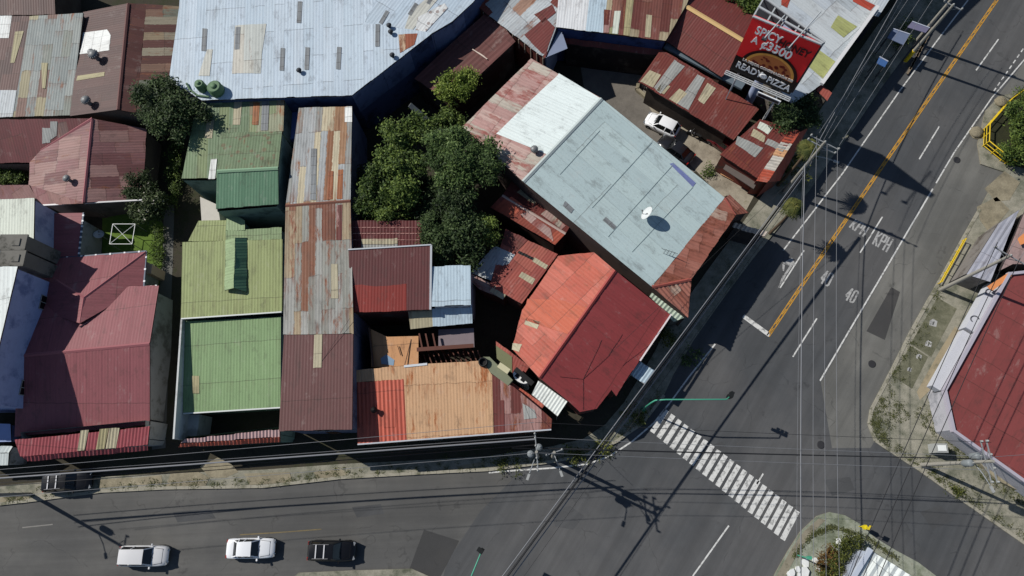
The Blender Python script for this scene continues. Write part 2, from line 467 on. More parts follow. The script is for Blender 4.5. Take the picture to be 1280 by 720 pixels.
M_YEL = plain('road_paint_yellow', (190,142,58), .7, 0, .3, 1.5, .2, (150,112,48), 1.3)
M_KERB = plain('kerb_concrete', (132,126,110), .85, 0, .4, 1.5, .2, (86,84,66), .6)
def ground_sheet(name, px, z, mat, z_px=0.0):
    mb = MB(); P = [at(u, v, z_px) for u, v in px]
    if newell_raw(P) < 0: P = P[::-1]
    mb.face([(p.x, p.y, z) for p in P])
    return tag(mb.build(name, mat), kind='structure')
def slab(name, px, z, mat, side=None):
    mb = MB(); mb.prism([at(u, v, z) for u, v in px], -.05, z, 1, 0)
    return tag(mb.build(name, [mat, side or M_KERB]), kind='structure')
mb = MB(); mb.face([(-1500,-1500,0),(1500,-1500,0),(1500,1500,0),(-1500,1500,0)])
tag(mb.build('ground', M_GRD), kind='structure')
# asphalt everywhere the streets run, blocks are raised on top
mb = MB(); mb.face([(-160,-60,.004),(140,-60,.004),(140,170,.004),(-160,170,.004)])
tag(mb.build('main_road', M_MAIN), kind='structure')
ground_sheet('side_street', [(-400,560),(611,560),(640,600),(600,640),(560,700),(540,770),(-400,770)], .008, M_STREET)
ground_sheet('parking_lane', [(1300,55),(1280,78),(1200,180),(1168,233),(1094,362),(1026,478),(1040,560),(1088,560),(1200,380),(1300,230)], .008, M_LANE)
ground_sheet('asphalt_patch', [(530,662),(574,676),(550,722),(510,716)], .012, M_DARKP)
ground_sheet('asphalt_patch', [(1114,359),(1125,365),(1106,425),(1083,414)], .012, M_DARKP)
for px in ([(690,640),(712,632),(730,645),(716,662),(694,658)], [(880,560),(902,552),(916,566),(896,580)], [(1030,600),(1062,596),(1068,612),(1040,620)], [(216,640),(262,636),(270,648),(222,653)], [(1150,640),(1176,632),(1192,650),(1166,662)], [(440,634),(476,630),(480,642),(446,647)]):
    ground_sheet('asphalt_patch', px, .012, M_PATCH2)
# ---- north-west block
KERB_NW = [(-200,646),(0,630),(36,626),(127,614),(206,610),(330,608),(426,597),(530,591),(611,587),(690,577),(733,568),(770,552),(803,529),(830,494),(842,468),(868,424),(905,372),(940,325),(963,297),(985,270),(1012,238),(1040,197),(1068,160),(1100,112),(1134,66),(1172,18),(1215,-40),(1260,-110)]
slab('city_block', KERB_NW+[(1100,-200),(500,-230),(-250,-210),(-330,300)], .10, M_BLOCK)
SW_IN = [(1200,-110),(1170,-60),(1140,-22),(1098,30),(1060,84),(1030,130),(1004,168),(975,212),(945,255),(920,290),(890,330),(860,372),(835,405),(818,440),(800,470),(780,503),(757,530),(730,548),(690,558),(611,570),(530,575),(426,580),(330,587),(206,592),(127,596),(36,604),(0,607),(-200,620)]
slab('sidewalk', KERB_NW+SW_IN, .13, M_SIDE)
# painted / broken pale strips on the street sidewalk
for px in ([(122,600),(165,597),(166,606),(124,610)], [(165,598),(202,594),(203,605),(166,607)], [(213,592),(248,590),(262,597),(256,609),(230,611),(207,609)], [(250,583),(272,572),(288,579),(298,590),(282,597),(262,597)], [(305,592),(362,590),(366,603),(312,606)], [(392,590),(424,585),(436,592),(420,598),(398,602)], [(-5,620),(17,618),(18,628),(-5,629)], [(18,618),(36,616),(36,625),(19,627)], [(570,583),(606,577),(606,581),(574,586)]):
    slab('pavement_slab', px, .145+random.random()*.02, M_WALK)
# yards inside the block
ground_sheet('yard_paving', [(722,60),(800,60),(830,108),(850,140),(900,195),(860,220),(800,170),(730,110)], .108, M_YARD, .1)
ground_sheet('gravel_yard', [(800,95),(830,110),(905,170),(900,205),(945,240),(930,268),(905,250),(862,205),(835,170),(812,135)], .112, M_GRAV, .1)
ground_sheet('lawn', [(128,268),(196,262),(208,290),(204,345),(196,362),(176,362),(128,330)], .112, M_GRASS, .1)
ground_sheet('alley_path', [(205,258),(218,256),(216,330),(212,420),(207,560),(190,562),(193,420),(203,330)], .116, plain('alley_concrete', (98,98,94), .9, 0, .4, .8), .1)
# ---- east block
KERB_E = [(1400,60),(1330,100),(1250,120),(1232,138),(1222,180),(1226,205),(1256,215),(1240,232),(1224,262),(1197,310),(1172,355),(1140,412),(1112,468),(1089,512),(1086,530),(1094,551),(1107,560),(1150,588),(1185,613),(1224,640),(1290,686),(1400,760)]
slab('sidewalk', KERB_E+[(1600,760),(1600,0)], .13, M_SIDE)
for px in ([(1222,258),(1246,246),(1262,262),(1250,276),(1236,290),(1225,275)], [(1232,235),(1256,214),(1275,228),(1262,250),(1244,252)]):
    slab('pavement_slab', px, .15, M_WALK)
for px in ([(1138,430),(1172,372),(1196,386),(1164,446)], [(1116,470),(1138,432),(1160,446),(1140,486)]):
    slab('pavement_slab', px, .142, soil('mossy_slab', [(.3,(72,74,58)),(.5,(98,98,80)),(.7,(126,124,106))], .3, 1.2))
slab('pavement_slab', [(1176,436),(1194,408),(1200,414),(1168,482),(1150,500),(1146,490)], .145, plain('sandy_concrete', (152,140,116), .9, 0, .4, .8, .2, (118,112,94), .7))
def verge(name, label, pts, n, mat, seed, spread=.8, size=.075):
    rng = random.Random(seed); mb = MB(); P = [at(u, v) for u, v in pts]
    seg = [(P[i], P[i+1]) for i in range(len(P)-1)]
    for _ in range(n):
        a, b = seg[rng.randrange(len(seg))]; t = rng.random(); q = a+(b-a)*t; d = (b-a).normalized(); q = q+Vector((-d.y, d.x, 0))*(.12+abs(rng.gauss(0, spread)))
        for _ in range(rng.randrange(8, 26)):
            c = q+Vector((rng.gauss(0,.13), rng.gauss(0,.13), .14+rng.random()*.08)); x = Vector((rng.gauss(0,1), rng.gauss(0,1), rng.gauss(0,.4))).normalized()*size*rng.uniform(.5,1.2); y = Vector((-x.y, x.x, rng.gauss(0,.3)*size))*.35; tt = rng.random()
            mb.face([c-x, c+y, c+x, c-y], 0, [(tt,0)]*4)
    o = mb.build(name, mat); return tag(o, label, 'weeds', None, 'stuff')
def kerb_line(px, w_=.28):
    mb = MB(); P = [at(u, v) for u, v in px]
    for i in range(len(P)-1):
        d = (P[i+1]-P[i]); L = d.length; d.normalize(); n = max(1, int(L/1.1))
        for q in range(n):
            c = P[i]+d*L*(q+.5)/n; mb.box((c.x, c.y, .085+random.uniform(-.006,.006)), (L/n-.02, w_, .17), math.atan2(d.y, d.x)+random.uniform(-.012,.012))
    return tag(mb.build('kerb', plain('kerb_stone', (150,146,132), .85, 0, .5, 2, .15, (96,96,78), .8)), kind='structure')
kerb_line(KERB_E[8:]); kerb_line(KERB_NW[:14])
# ---- island at the bottom
KERB_S = [(860,1300),(900,860),(938,770),(966,722),(984,690),(1000,665),(1021,645),(1037,640),(1056,644),(1077,656),(1094,672),(1120,688),(1148,703),(1190,735),(1230,770),(1500,960),(1500,1300)]
slab('sidewalk', KERB_S, .13, M_GREEN)
slab('kerb_strip', [(962,735),(975,712),(990,685),(1006,663),(1024,648),(1032,650),(1014,668),(998,690),(984,716),(974,735)], .15, M_KERB)
slab('sidewalk', [(-500,800),(340,748),(373,716),(440,713),(515,711),(540,722),(575,770),(600,860),(600,1300),(-500,1300)], .12, M_SIDE)
# ------------------------------------------------------------------ painted markings
def line(name, pts, w, mat, z=.016):
    mb = MB(); P = [at(u, v) for u, v in pts]
    for i in range(len(P)-1):
        d = (P[i+1]-P[i]).normalized(); s = Vector((-d.y, d.x, 0))*w/2
        e0 = s if i == 0 else None
        a, b = P[i], P[i+1]
        if i > 0:
            d0 = (P[i]-P[i-1]).normalized(); s0 = Vector((-(d+d0).y, (d+d0).x, 0)).normalized()*w/2
        else: s0 = s
        if i < len(P)-2:
            d1 = (P[i+2]-P[i+1]).normalized(); s1 = Vector((-(d+d1).y, (d+d1).x, 0)).normalized()*w/2
        else: s1 = s
        q = [a-s0, b-s1, b+s1, a+s0]
        mb.face([(p.x, p.y, z) for p in q])
    return tag(mb.build(name, mat), kind='structure')
line('edge_line', [(1210,0),(1178,42),(1125,113),(1077,182),(1053,217),(979,313)], .13, M_PAINT)
line('edge_line', [(894,430),(862,470),(840,500),(817,529),(790,552),(762,570),(735,580),(690,585),(630,589),(611,591)], .14, M_PAINT)
line('edge_line', [(1300,50),(1280,75),(1240,122),(1193,190),(1170,229)], .13, M_PAINT)
line('edge_line', [(1166,236),(1130,297),(1096,355),(1060,416),(1025,476)], .14, M_PAINT)
for a, b in (((1248,49),(1220,88)), ((1174,158),(1149,199)), ((1103,271),(1075,316)), ((1021,398),(991,446)), ((911,657),(866,720)), ((954,592),(946,605))):
    line('lane_dash', [a, b], .13, M_PAINT)
line('lane_dash', [(1005,313),(975,360)], .13, M_PAINT)
for i in range(8):
    t = i/8; a = (1279-39*t, 61+56*t); b = (a[0]-2.8, a[1]+4.1); line('lane_dash', [a, b], .12, M_PAINT)
line('stop_line', [(929,395),(962,419)], .42, M_PAINT)
# double yellow with rumble bars between
YL = [(1262,-30),(1246,0),(1115,190),(1060,271),(1000,360),(960,420)]
def offs(pts, d):
    P = [at(u, v) for u, v in pts]; out = []
    for i, p in enumerate(P):
        t = (P[min(i+1, len(P)-1)]-P[max(i-1, 0)]).normalized(); out.append(p+Vector((-t.y, t.x, 0))*d)
    return out
mb = MB()
for d in (-.12, .12):
    P = offs(YL, d)
    for i in range(len(P)-1):
        t = (P[i+1]-P[i]).normalized(); s = Vector((-t.y, t.x, 0))*.05
        mb.face([(q.x, q.y, .016) for q in (P[i]-s, P[i+1]-s, P[i+1]+s, P[i]+s)])
tag(mb.build('centre_line', M_YEL), kind='structure')
mb = MB(); P = offs(YL, 0); tot = 0
for i in range(len(P)-1):
    t = (P[i+1]-P[i]); L = t.length; t.normalize(); k = int(L/1.05); s = Vector((-t.y, t.x, 0))
    for j in range(k):
        c = P[i]+t*((j+.5)*L/k); a = c-t*.34+s*.02; b = c+t*.34-s*.02
        mb.bar((a.x, a.y, .03), (b.x, b.y, .03), .075, .03)
tag(mb.build('centre_rumble_bars', plain('rumble_bar_yellow', (190,146,66), .6, 0, .4, 2, .2, (140,108,58), 2)), kind='structure')
# zebra crossing
mb = MB()
A0, A1, B0, B1 = (833.5,512.5), (815,540.5), (996.8,638.5), (978,674.5)
n = 21
for i in range(n):
    t = i/(n-1)
    a = Vector((A0[0]+(B0[0]-A0[0])*t, A0[1]+(B0[1]-A0[1])*t)); b = Vector((A1[0]+(B1[0]-A1[0])*t, A1[1]+(B1[1]-A1[1])*t))
    a3, b3 = at(a.x, a.y), at(b.x, b.y); d = (b3-a3).normalized(); s = Vector((-d.y, d.x, 0))*.225
    mb.face([(q.x, q.y, .016) for q in (a3-s, b3-s, b3+s, a3+s)])
tag(mb.build('zebra_crossing', M_PAINT), kind='structure')
line('faint_centre_line', [(300,668.5),(350,665.5),(402,661.5)], .10, plain('worn_yellow_paint', (116,104,76), .8, 0, .4, 1.5, .2, (96,88,72), 1))
line('faint_centre_line', [(28,659.5),(66,655.5)], .10, plain('worn_white_paint', (125,123,118), .8, 0, .4))
# road lettering made of strokes; cell quad given by its corners in the photo (top-left, top-right, bottom-right, bottom-left)
STK = {'K': [[(0,0),(0,1)], [(.9,0),(.08,.5)], [(.15,.45),(.95,1)]],
       'P': [[(0,0),(0,1)], [(0,.04),(.85,.04)], [(.85,0),(.85,.5)], [(0,.48),(.85,.48)]],
       'H': [[(0,0),(0,1)], [(.9,0),(.9,1)], [(0,.5),(.9,.5)]],
       '4': [[(.7,0),(.7,1)], [(.7,.02),(.02,.66)], [(0,.68),(1,.68)]],
       '0': [[(.05,.12),(.05,.88)], [(.95,.12),(.95,.88)], [(.05,.14),(.35,.02)], [(.3,.04),(.7,.04)], [(.65,.02),(.95,.14)], [(.05,.86),(.35,.98)], [(.3,.96),(.7,.96)], [(.65,.98),(.95,.86)]]}
def road_text(txt, tl, tr, br, bl, w=.17):
    mb = MB(); q = [at(*p) for p in (tl, tr, br, bl)]; n = len(txt)
    def mp(x, y):
        a = q[0]+(q[1]-q[0])*x; b = q[3]+(q[2]-q[3])*x; return a+(b-a)*y
    for i, ch in enumerate(txt):
        z = .016
        for st in STK[ch]:
            a, b = [mp((i+.1+.72*x)/n, y) for x, y in st]
            d = (b-a).normalized(); s = Vector((-d.y, d.x, 0))*w/2; z += .0012
            mb.face([(p.x, p.y, z) for p in (a-s, b-s, b+s, a+s)])
    return tag(mb.build('road_lettering', M_WORN), kind='structure')
road_text('KPH', (1069.5,274), (1088,284), (1080,297), (1061,284))
road_text('KPH', (1098,289), (1118,300), (1109,316), (1090,305))
road_text('40', (1031,337), (1043.5,343), (1036,359), (1023,353))
road_text('40', (1062,359), (1075,365), (1067,380), (1054,374))
# turn arrow
mb = MB()
for px, z in (([(990,322),(978,329),(986,332),(995,332)], .017), ([(988,331),(990,333),(982,345),(980,343)], .0185), ([(983,343),(978,345),(972,361),(979,351)], .020), ([(981,331),(980,339),(978,338),(978,330)],.0215)):
    P = [at(u, v) for u, v in px]
    if newell_raw(P) < 0: P = P[::-1]
    mb.face([(p.x, p.y, z) for p in P])
tag(mb.build('turn_arrow', M_WORN), kind='structure')
# white painted marks on the right-hand pavement
for i, (u, v) in enumerate(((1167,404),(1161,430),(1149,446),(1137,462))):
    mb = MB(); s = .8-.12*i
    P = [at(u+a*s, v+b*s, .15) for a, b in ((-6,-4),(-1,-7),(6,-3),(4,6),(-7,3))]
    if newell_raw(P) < 0: P = P[::-1]
    mb.face([(p.x, p.y, .152) for p in P])
    c = at(u, v, .17); mb.box((c.x, c.y, .156), (.09,.4,.004), -.5, 1)
    tag(mb.build('pavement_mark', [M_WORN, paint(70,70,66)]), kind='structure')
# ------------------------------------------------------------------ roof sheeting
T_MAROON_DK = tin('dark_brown_sheeting', [(88,64,60),(82,60,57)], .02, (.9,6), .05, .25)
T_GREYPATCH = tin('patched_grey_sheeting', [(140,146,142,3),(128,136,134,3),(112,84,74,1),(150,142,112,1),(120,126,118,2)], .22, (1.0,3.0), .10, .35)
T_BROWNPATCH = tin('patched_brown_sheeting', [(92,66,62,4),(78,56,54,3),(112,80,72,1)], .1, (1.0,3.0), .08, .3)
T_STRIPE = tin('striped_mixed_sheeting', [(92,60,54,3),(148,140,120,3),(128,100,84,1),(140,124,100,2),(112,116,102,1)], .2, (.95,6), .08, .3)
T_ROSE = tin('faded_rose_sheeting', [(138,100,98,4),(130,90,90,3),(148,114,108,3),(112,72,72,1)], .16, (1.2,2.6), .06, .4)
T_ROSERED = tin('worn_red_brown_sheeting', [(104,54,56,3),(96,48,50,3),(110,84,80,1)], .08, (1.2,5), .06, .35)
T_WHITE = tin('white_sheeting', [(214,220,216)], .0, (1.0,12), .03, .15, streak=.15)
T_CREAM = tin('cream_sheeting', [(200,206,192)], .0, (1.0,12), .03, .15, streak=.15)
T_MAROON = tin('maroon_sheeting', [(138,82,86)], .0, (.95,7), .035, .22, streak=.22)
T_PORCHRED = tin('red_porch_sheeting', [(144,70,76)], .0, (.95,7), .04, .2, streak=.15)
T_GREENOLD = tin('old_green_sheeting', [(112,132,98),(106,126,96),(116,130,92)], .02, (1.0,5), .05, .3, moss=.3)
T_GREENRUST = tin('rusty_green_sheeting', [(122,134,100,4),(146,150,124,2),(132,122,96,2),(150,152,146,1)], .3, (.95,4), .08, .3, (138,84,48))
T_GREENMOSS = tin('mossy_green_sheeting', [(104,122,92)], .06, (1.0,2.0), .05, .3, moss=.6, speck=.45)
T_GREENDK = tin('deep_green_sheeting', [(86,122,96)], .0, (1.0,8), .04, .25, streak=.2)
T_OLIVE = tin('yellow_green_sheeting', [(142,152,102)], .0, (.9,6), .05, .25, moss=.12)
T_GREENLT = tin('light_green_sheeting', [(122,148,104)], .0, (.9,3.6), .04, .28, streak=.25)
T_GREENLT2 = tin('pale_green_sheeting', [(138,158,118)], .0, (.9,8), .04, .2)
T_WARE = tin('pale_blue_grey_sheeting', [(183,197,208),(178,193,204),(187,200,210),(182,196,206)], .0, (1.0,6), .04, .22, streak=.18)
T_BLEACH = tin('bleached_sheeting', [(190,190,180),(196,192,180),(182,186,180)], .05, (1.0,6), .05, .25, streak=.25)
T_RUSTCOL = tin('rusty_galvanised_sheeting', [(156,160,160,5),(178,168,142,3),(140,142,138,3),(146,112,84,2),(168,172,174,3),(128,88,62,1.2)], .26, (.62,7.5), .08, .3, (118,70,44), .45, rust2=(150,108,76))
T_RUSTCOL2 = tin('rustier_galvanised_sheeting', [(150,150,144,4),(134,134,126,3),(152,136,110,2),(122,82,62,2),(110,66,50,1)], .32, (.62,6.5), .08, .3, (108,60,42), .5, rust2=(136,88,64))
T_BROWN = tin('chocolate_sheeting', [(98,66,64)], .0, (.85,8), .05, .25, streak=.3)
T_R1 = tin('dark_red_panel_sheeting', [(92,42,42)], .0, (1.0,1.0), .05, .2)
T_R2 = tin('brown_red_sheeting', [(92,52,52)], .0, (.9,7), .05, .25)
T_R2B = tin('bright_red_sheeting', [(128,50,44)], .0, (.9,7), .05, .25, streak=.3)
T_BLUE = tin('pale_blue_sheeting', [(178,196,206)], .0, (.9,8), .03, .15, streak=.12)
T_CREAMSH = tin('yellowed_sheeting', [(170,162,134)], .08, (.9,8), .04, .2)
T_ORANGE = tin('faded_orange_sheeting', [(192,154,118)], .26, (.9,4.5), .03, .2, (142,80,44), .25, rust2=(168,104,60))
T_ORANGE2 = tin('peach_sheeting', [(190,142,100)], .1, (2.0,2.6), .04, .2, streak=.3)
T_TILE = tin('red_tile_sheeting', [(180,90,72)], .0, (.45,9), .05, .2, streak=.3)
T_PINKRUST = tin('pink_rusting_sheeting', [(156,120,114,3),(136,98,94,2),(98,50,46,2)], .30, (.9,6), .06, .35, (98,44,38), .5)
T_DKBROWN = tin('dull_brown_sheeting', [(104,66,62),(98,62,58)], .0, (1.6,3.5), .06, .3)
T_TEAL = tin('pale_teal_sheeting', [(172,189,189),(169,186,186),(175,192,191)], .0, (1.4,9), .025, .16, streak=.14)
T_WPANEL = tin('clean_white_sheeting', [(206,216,214)], .0, (1.2,12), .02, .12, streak=.08)
T_PINKGREEN = tin('flaking_pink_sheeting', [(172,146,138,4),(164,130,124,3),(168,160,148,2)], .36, (1.0,2.4), .07, .35, (128,72,66), .4, rust2=(146,92,84))
T_SKIRT = tin('flaking_red_skirt_sheeting', [(172,114,98,3),(160,100,84,4),(190,164,146,.5)], .34, (.9,1.8), .08, .35, (112,66,52), .4, rust2=(150,90,70))
T_STRIPRED = tin('rusty_red_sheeting', [(168,86,66,3),(136,70,58,3),(120,60,54,2)], .2, (.9,4), .08, .3)
T_STRIPBR = tin('oxide_brown_sheeting', [(108,56,52)], .05, (.9,4), .06, .3)
T_RED = tin('brick_red_sheeting', [(148,76,66),(138,70,62),(156,86,74)], .06, (1.4,2.6), .05, .3, streak=.3)
T_REDOR = tin('orange_red_sheeting', [(176,90,72),(168,84,68),(180,98,82)], .08, (1.5,2.4), .05, .4, streak=.45, moss=.35)
T_REDOR2 = tin('bright_orange_sheeting', [(176,90,66)], .10, (1.5,2.4), .05, .3)
T_REDDK = tin('deep_red_sheeting', [(146,66,66)], .0, (1.5,9), .04, .22, streak=.22)
T_REDRB = tin('dusty_red_sheeting', [(124,64,62)], .0, (2.4,2.4), .05, .28, streak=.3)
T_TOPMIX = tin('mixed_brown_cream_sheeting', [(114,70,62,4),(100,56,50,3),(158,146,120,1.5),(150,150,112,1),(128,88,76,2)], .2, (1.0,3.2), .08, .3)
T_TOPGREY = tin('grey_rust_mixed_sheeting', [(176,182,184,4),(158,164,166,3),(160,128,110,1.3),(118,62,54,1.3)], .2, (1.2,3.2), .07, .3)
T_MARN = tin('oxblood_sheeting', [(106,54,50)], .02, (1.0,9), .05, .22)
T_MARN4 = tin('oxblood_streaked_sheeting', [(106,50,44)], .12, (1.0,6), .05, .25, (134,76,52), .2)
T_GREYROOF = tin('grey_sheeting', [(176,184,190),(170,178,182),(182,188,190)], .03, (1.6,3.6), .05, .25)
T_LIME = tin('faded_lime_sheeting', [(158,162,106)], .0, (1.2,6), .04, .2)
T_SKYL = tin('smoky_skylight_sheeting', [(122,126,128)], .0, (.8,1.0), .06, .2)
T_SKYLC = tin('cream_skylight_sheeting', [(170,162,136)], .0, (.8,6), .04, .2, streak=.3)
T_WPATCH = tin('white_repair_sheeting', [(222,224,220)], .0, (.8,1.1), .05, .15)
T_GREYPL = tin('dull_grey_sheeting', [(150,152,148)], .06, (.9,5), .05, .3)
T_YELCR = tin('yellow_cream_sheeting', [(158,150,114)], .02, (.8,5), .05, .25)
T_BLUSKY = tin('blue_skylight_sheeting', [(112,122,168)], .0, (.8,6), .03, .15)
T_WALLBLUE = plain('blue_grey_cladding', (120,134,170), .7, 0, .25, 1.0, .2)
CAPW = paint(176,170,160,.6); CAPM = paint(150,92,96,.6); CAPG = paint(130,160,130,.6); CAPR = paint(150,80,70,.6); CAPB = paint(100,66,62,.6)
CONC = plain('old_concrete', (112,110,104), .9, 0, .5, 1.0, .15, (66,66,60), .6)
def rect_on(b, i, cu, cv, w_, h_, ang=0):
    a = math.radians(ang); c, s = math.cos(a), math.sin(a)
    return [(cu+x*c-y*s, cv+x*s+y*c) for x, y in ((-w_/2,-h_/2),(w_/2,-h_/2),(w_/2,h_/2),(-w_/2,h_/2))]
SOUTH, EAST = (0,-1), (1,0)
# ================================================================== left edge
b = Building('shed', 'dark brown roofed shed cut by the upper left corner of the photo', 'shed', (70,62,58))
b.slope([(-80,-50,5.2),(66,-50,5.2),(69,18,4.6),(-80,20,4.6)], T_MAROON_DK)
b.finish()
b = Building('house', 'house with patched grey and brown roof under the upper left corner', 'house', (110,104,98))
i = b.slope([(-70,21,5.4),(37,20,5.4),(16,146,4.4),(-70,152,4.4)], T_BROWNPATCH)
j = b.slope([(37,20,5.4),(104,16,5.4),(88,144,4.4),(16,146,4.4)], T_GREYPATCH)
b.patch(i, [(-8,20),(15,20),(11,48),(-12,48)], T_WPATCH); b.patch(i, [(19,40),(30,39),(18,79),(13,79)], T_YELCR)
b.patch(i, [(-10,113),(21,113),(16,146),(-14,148)], tin('pale_flecked_sheeting', [(180,186,188)], .05, (1,3)))
b.patch(j, [(52,79),(60,79),(57,111),(53,111)], T_YELCR, .05)
b.finish()
b = Building('house', 'brown gabled house with white repair patch and striped east slope', 'house', (96,84,76))
i = b.slope([(147,137,5.9),(160,4,5.9),(104,15,4.9),(87,145,4.7)], T_MAROON_DK)
j = b.slope([(160,4,5.9),(147,137,5.9),(170,141,5.4),(183,5,5.4)], tin('dark_rusty_sheeting', [(84,50,46,3),(96,62,56,2)], .15, (1,4)))
k = b.slope([(183,5,5.4),(170,141,5.4),(205,140,4.7),(225,8,4.7)], T_STRIPE)
b.patch(i, [(104,41),(134,37),(138,44),(137,63),(100,68)], T_WPATCH); b.patch(i, [(97,95),(131,90),(131,95),(96,101)], T_YELCR)
b.ridge((160,4,5.95),(147,137,5.95), CAPB)
b.finish(); B_BROWN = b
b = Building('house', 'faded rose patchwork roofed house left of the flowering tree', 'house', (104,92,86))
i = b.slope([(115,148,5.2),(104,253,4.8),(152,251,3.9),(178,250,3.8),(183,161,4.0)][0:1]+[(104,253,4.3),(178,250,2.7),(183,161,3.3)], T_ROSE)
j = b.slope([(104,253,4.3),(115,148,5.2),(51,188,4.0),(37,203,3.8),(36,231,3.7)], T_ROSE, rib=((104,200),(40,204)))
k = b.slope([(36,231,3.6),(104,253,4.3),(104,254.5,4.1),(54,256.5,3.3),(46,248,3.3)], T_ROSE, rib=((60,231),(62,258)))
l = b.slope([(-60,150,5.0),(115,148,5.2),(51,188,4.0),(37,203,3.6),(-60,205,3.6)], T_ROSERED, rib=((0,150),(0,204)))
b.patch(l, [(53,160),(63,160),(63,178),(53,180)], T_GREYPL); b.patch(l, [(63,152),(72,152),(71,170),(63,175)], T_GREYPL, .035)
m_ = b.slope([(-60,232,3.7),(36,231,3.7),(46,248,3.2),(-60,251,3.2)], T_ROSE)
b.ridge((115,148,5.23),(104,253,4.34), CAPM, .28); b.ridge((115,148,5.25),(51,188,4.05), CAPM)
b.finish(); B_ROSE = b; ROSE_W = j
mb = MB(); mb.bar(at(54,256.5,3.3), at(104,254,3.9), .14, .12); mb.bar(at(104,254,3.9), at(178,250,3.6), .14, .12); mb.build('gutter', paint(200,198,196,.5), b.root)
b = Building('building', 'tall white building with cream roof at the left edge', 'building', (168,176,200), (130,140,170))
i = b.slope([(-70,251,6.6),(43,247.5,6.6),(42,299,6.5),(-70,302,6.5)], T_CREAM)
b.finish()
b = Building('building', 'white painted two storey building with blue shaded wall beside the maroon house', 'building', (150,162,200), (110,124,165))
i = b.slope([(-120,333,8.5),(22,333,8.5),(-6,452,8.6),(-20,506,8.6),(-140,506,8.4)], T_WHITE, rib=((-60,333),(-70,506)), pitch=.4)
b.finish(); b.openings(2.5, EAST)
for (nm, lab, u0, v0, u1, v1) in (('water_tank','square dark concrete tank nearer the cream roof',1,294,29,311), ('water_tank','square pale topped concrete tank nearer the white roof',1,314,27,331)):
    mb = MB(); p = at((u0+u1)/2, (v0+v1)/2, 8.2); a = at(u0,v0,8.2); c2 = at(u1,v1,8.2)
    sx, sy = abs(c2.x-a.x), abs(c2.y-a.y)
    r = root(nm, (p.x,p.y,0), lab, 'tank', 'concrete tanks on the white building')
    mb.box((p.x,p.y,4.0), (sx,sy,8.0)); mb.build('tank_body', [CONC], r)
    mb = MB(); mb.box((p.x,p.y,8.08), (sx+.2,sy+.2,.16)); mb.box((p.x+.4,p.y,8.2), (.7,.7,.1)); mb.build('lid', [CONC], r)
b = Building('awning', 'small white corrugated awning in the lower left corner of the block', 'awning', (150,150,150))
b.slope([(-40,557,3.4),(16,558,3.4),(11,566,3.1),(-40,568,3.1)], T_WHITE); b.slope([(-40,568,3.1),(11,566,3.1),(10,581,2.6),(-40,583,2.6)], T_WHITE)
b.finish()
b = Building('lean_to', 'low flat roofed annex in the dark gap by the white building', 'annex', (96,110,160))
b.slope([(-40,528,3.2),(13,530,3.2),(14,552,3.1),(-40,553,3.1)], paint(150,166,205,.7), pitch=0, amp=0); b.finish()
# ================================================================== maroon house
b = Building('house', 'large maroon house with hipped wing and red street porch', 'house', (150,150,148), (110,108,104))
RZ, EZ = 5.2, 3.2
i = b.slope([(22,445,RZ),(187,429.5,RZ),(187,531,EZ),(18,546,EZ)], T_MAROON, .29, .0035)
j = b.slope([(187,429.5,RZ),(22,445,RZ),(30,362,3.8),(198.5,357,3.8)], T_MAROON, .29, .0035, rib=(0,3))
# hipped wing towards the garden
WZr = 5.0
b.slope([(105,372,WZr),(182,315,3.5),(180,358,3.5),(100,404,WZr-.1)], T_MAROON, .29, .0035, rib=((105,380),(181,376)))
b.slope([(182,315,3.5),(105,372,WZr),(28,326,3.5)], T_MAROON, .29, .0035, rib=((105,372),(104,320)))
b.slope([(105,372,WZr),(100,404,WZr-.1),(30,384,3.5),(28,326,3.5)], T_MAROON, .29, .0035, rib=((105,380),(30,380)))
b.slope([(103,266,3.4),(97.5,320,3.4),(44,322,3.6),(46,267,3.6)], T_MAROON, .29, .0035)
b.slope([(18,550,4.0),(187,533,4.0),(184.5,556,3.7),(25,571,3.7)], T_PORCHRED, .30, .02)
b.slope([(27,571,3.7),(184.5,557,3.7),(184.5,563,3.2),(34,577,3.2)], T_PORCHRED, .30, .028)
for px in ([(101,538.5),(111,537.5),(106,563),(97,564)],): b.skylight(6, px, T_SKYLC)
b.skylight(6, [(125,536.5),(136,535.5),(131,561),(120,562)], T_YELCR); b.skylight(6, [(137,535.5),(150,534.5),(145,560),(132,561)], T_SKYLC)
b.ridge((22,445,RZ),(187,429.5,RZ), CAPM); b.ridge((105,372,WZr),(182,315,3.5), CAPM, .25); b.ridge((105,372,WZr),(100,404,WZr-.1), CAPM, .25); b.ridge((105,372,WZr),(70,350,4.3), CAPM, .25)
b.inset = .75; b.finish(); B_MAR = b
mb = MB(); GW = paint(190,196,200,.5)
for a, c2 in (((75,322.5),(183,314)), ((183,314),(180,359)), ((104.5,266),(98.5,320))):
    A_, C_ = at(*a,3.4), at(*c2,3.4); mb = MB(); mb.bar(A_, C_, .14, .12); g = mb.build('gutter', paint(70,84,104,.5), b.root)
mb = MB()
for a, c2, n in (((75,322.5),(183,314),6), ((183,314),(180,359),3), ((104.5,266),(98.5,320),8), ((180,359),(198,357),3)):
    for q in range(n):
        t = (q+.5)/n; p = at(a[0]+(c2[0]-a[0])*t, a[1]+(c2[1]-a[1])*t, 3.44); mb = MB(); mb.box(p, (.18,.18,.1)); mb.build('gutter_bracket', paint(220,222,224,.5), g)
mb = MB(); p = at(185,336,2.6); mb.box(p, (.8,1.0,.08)); p2 = Vector((p.x,p.y,1.3)); mb.box(p2, (.7,.9,2.55)); o = tag(mb.build('water_heater_box', paint(205,175,150,.7), None, (p.x,p.y,0)), 'small pale peach box roof beside the maroon wing', 'shed')
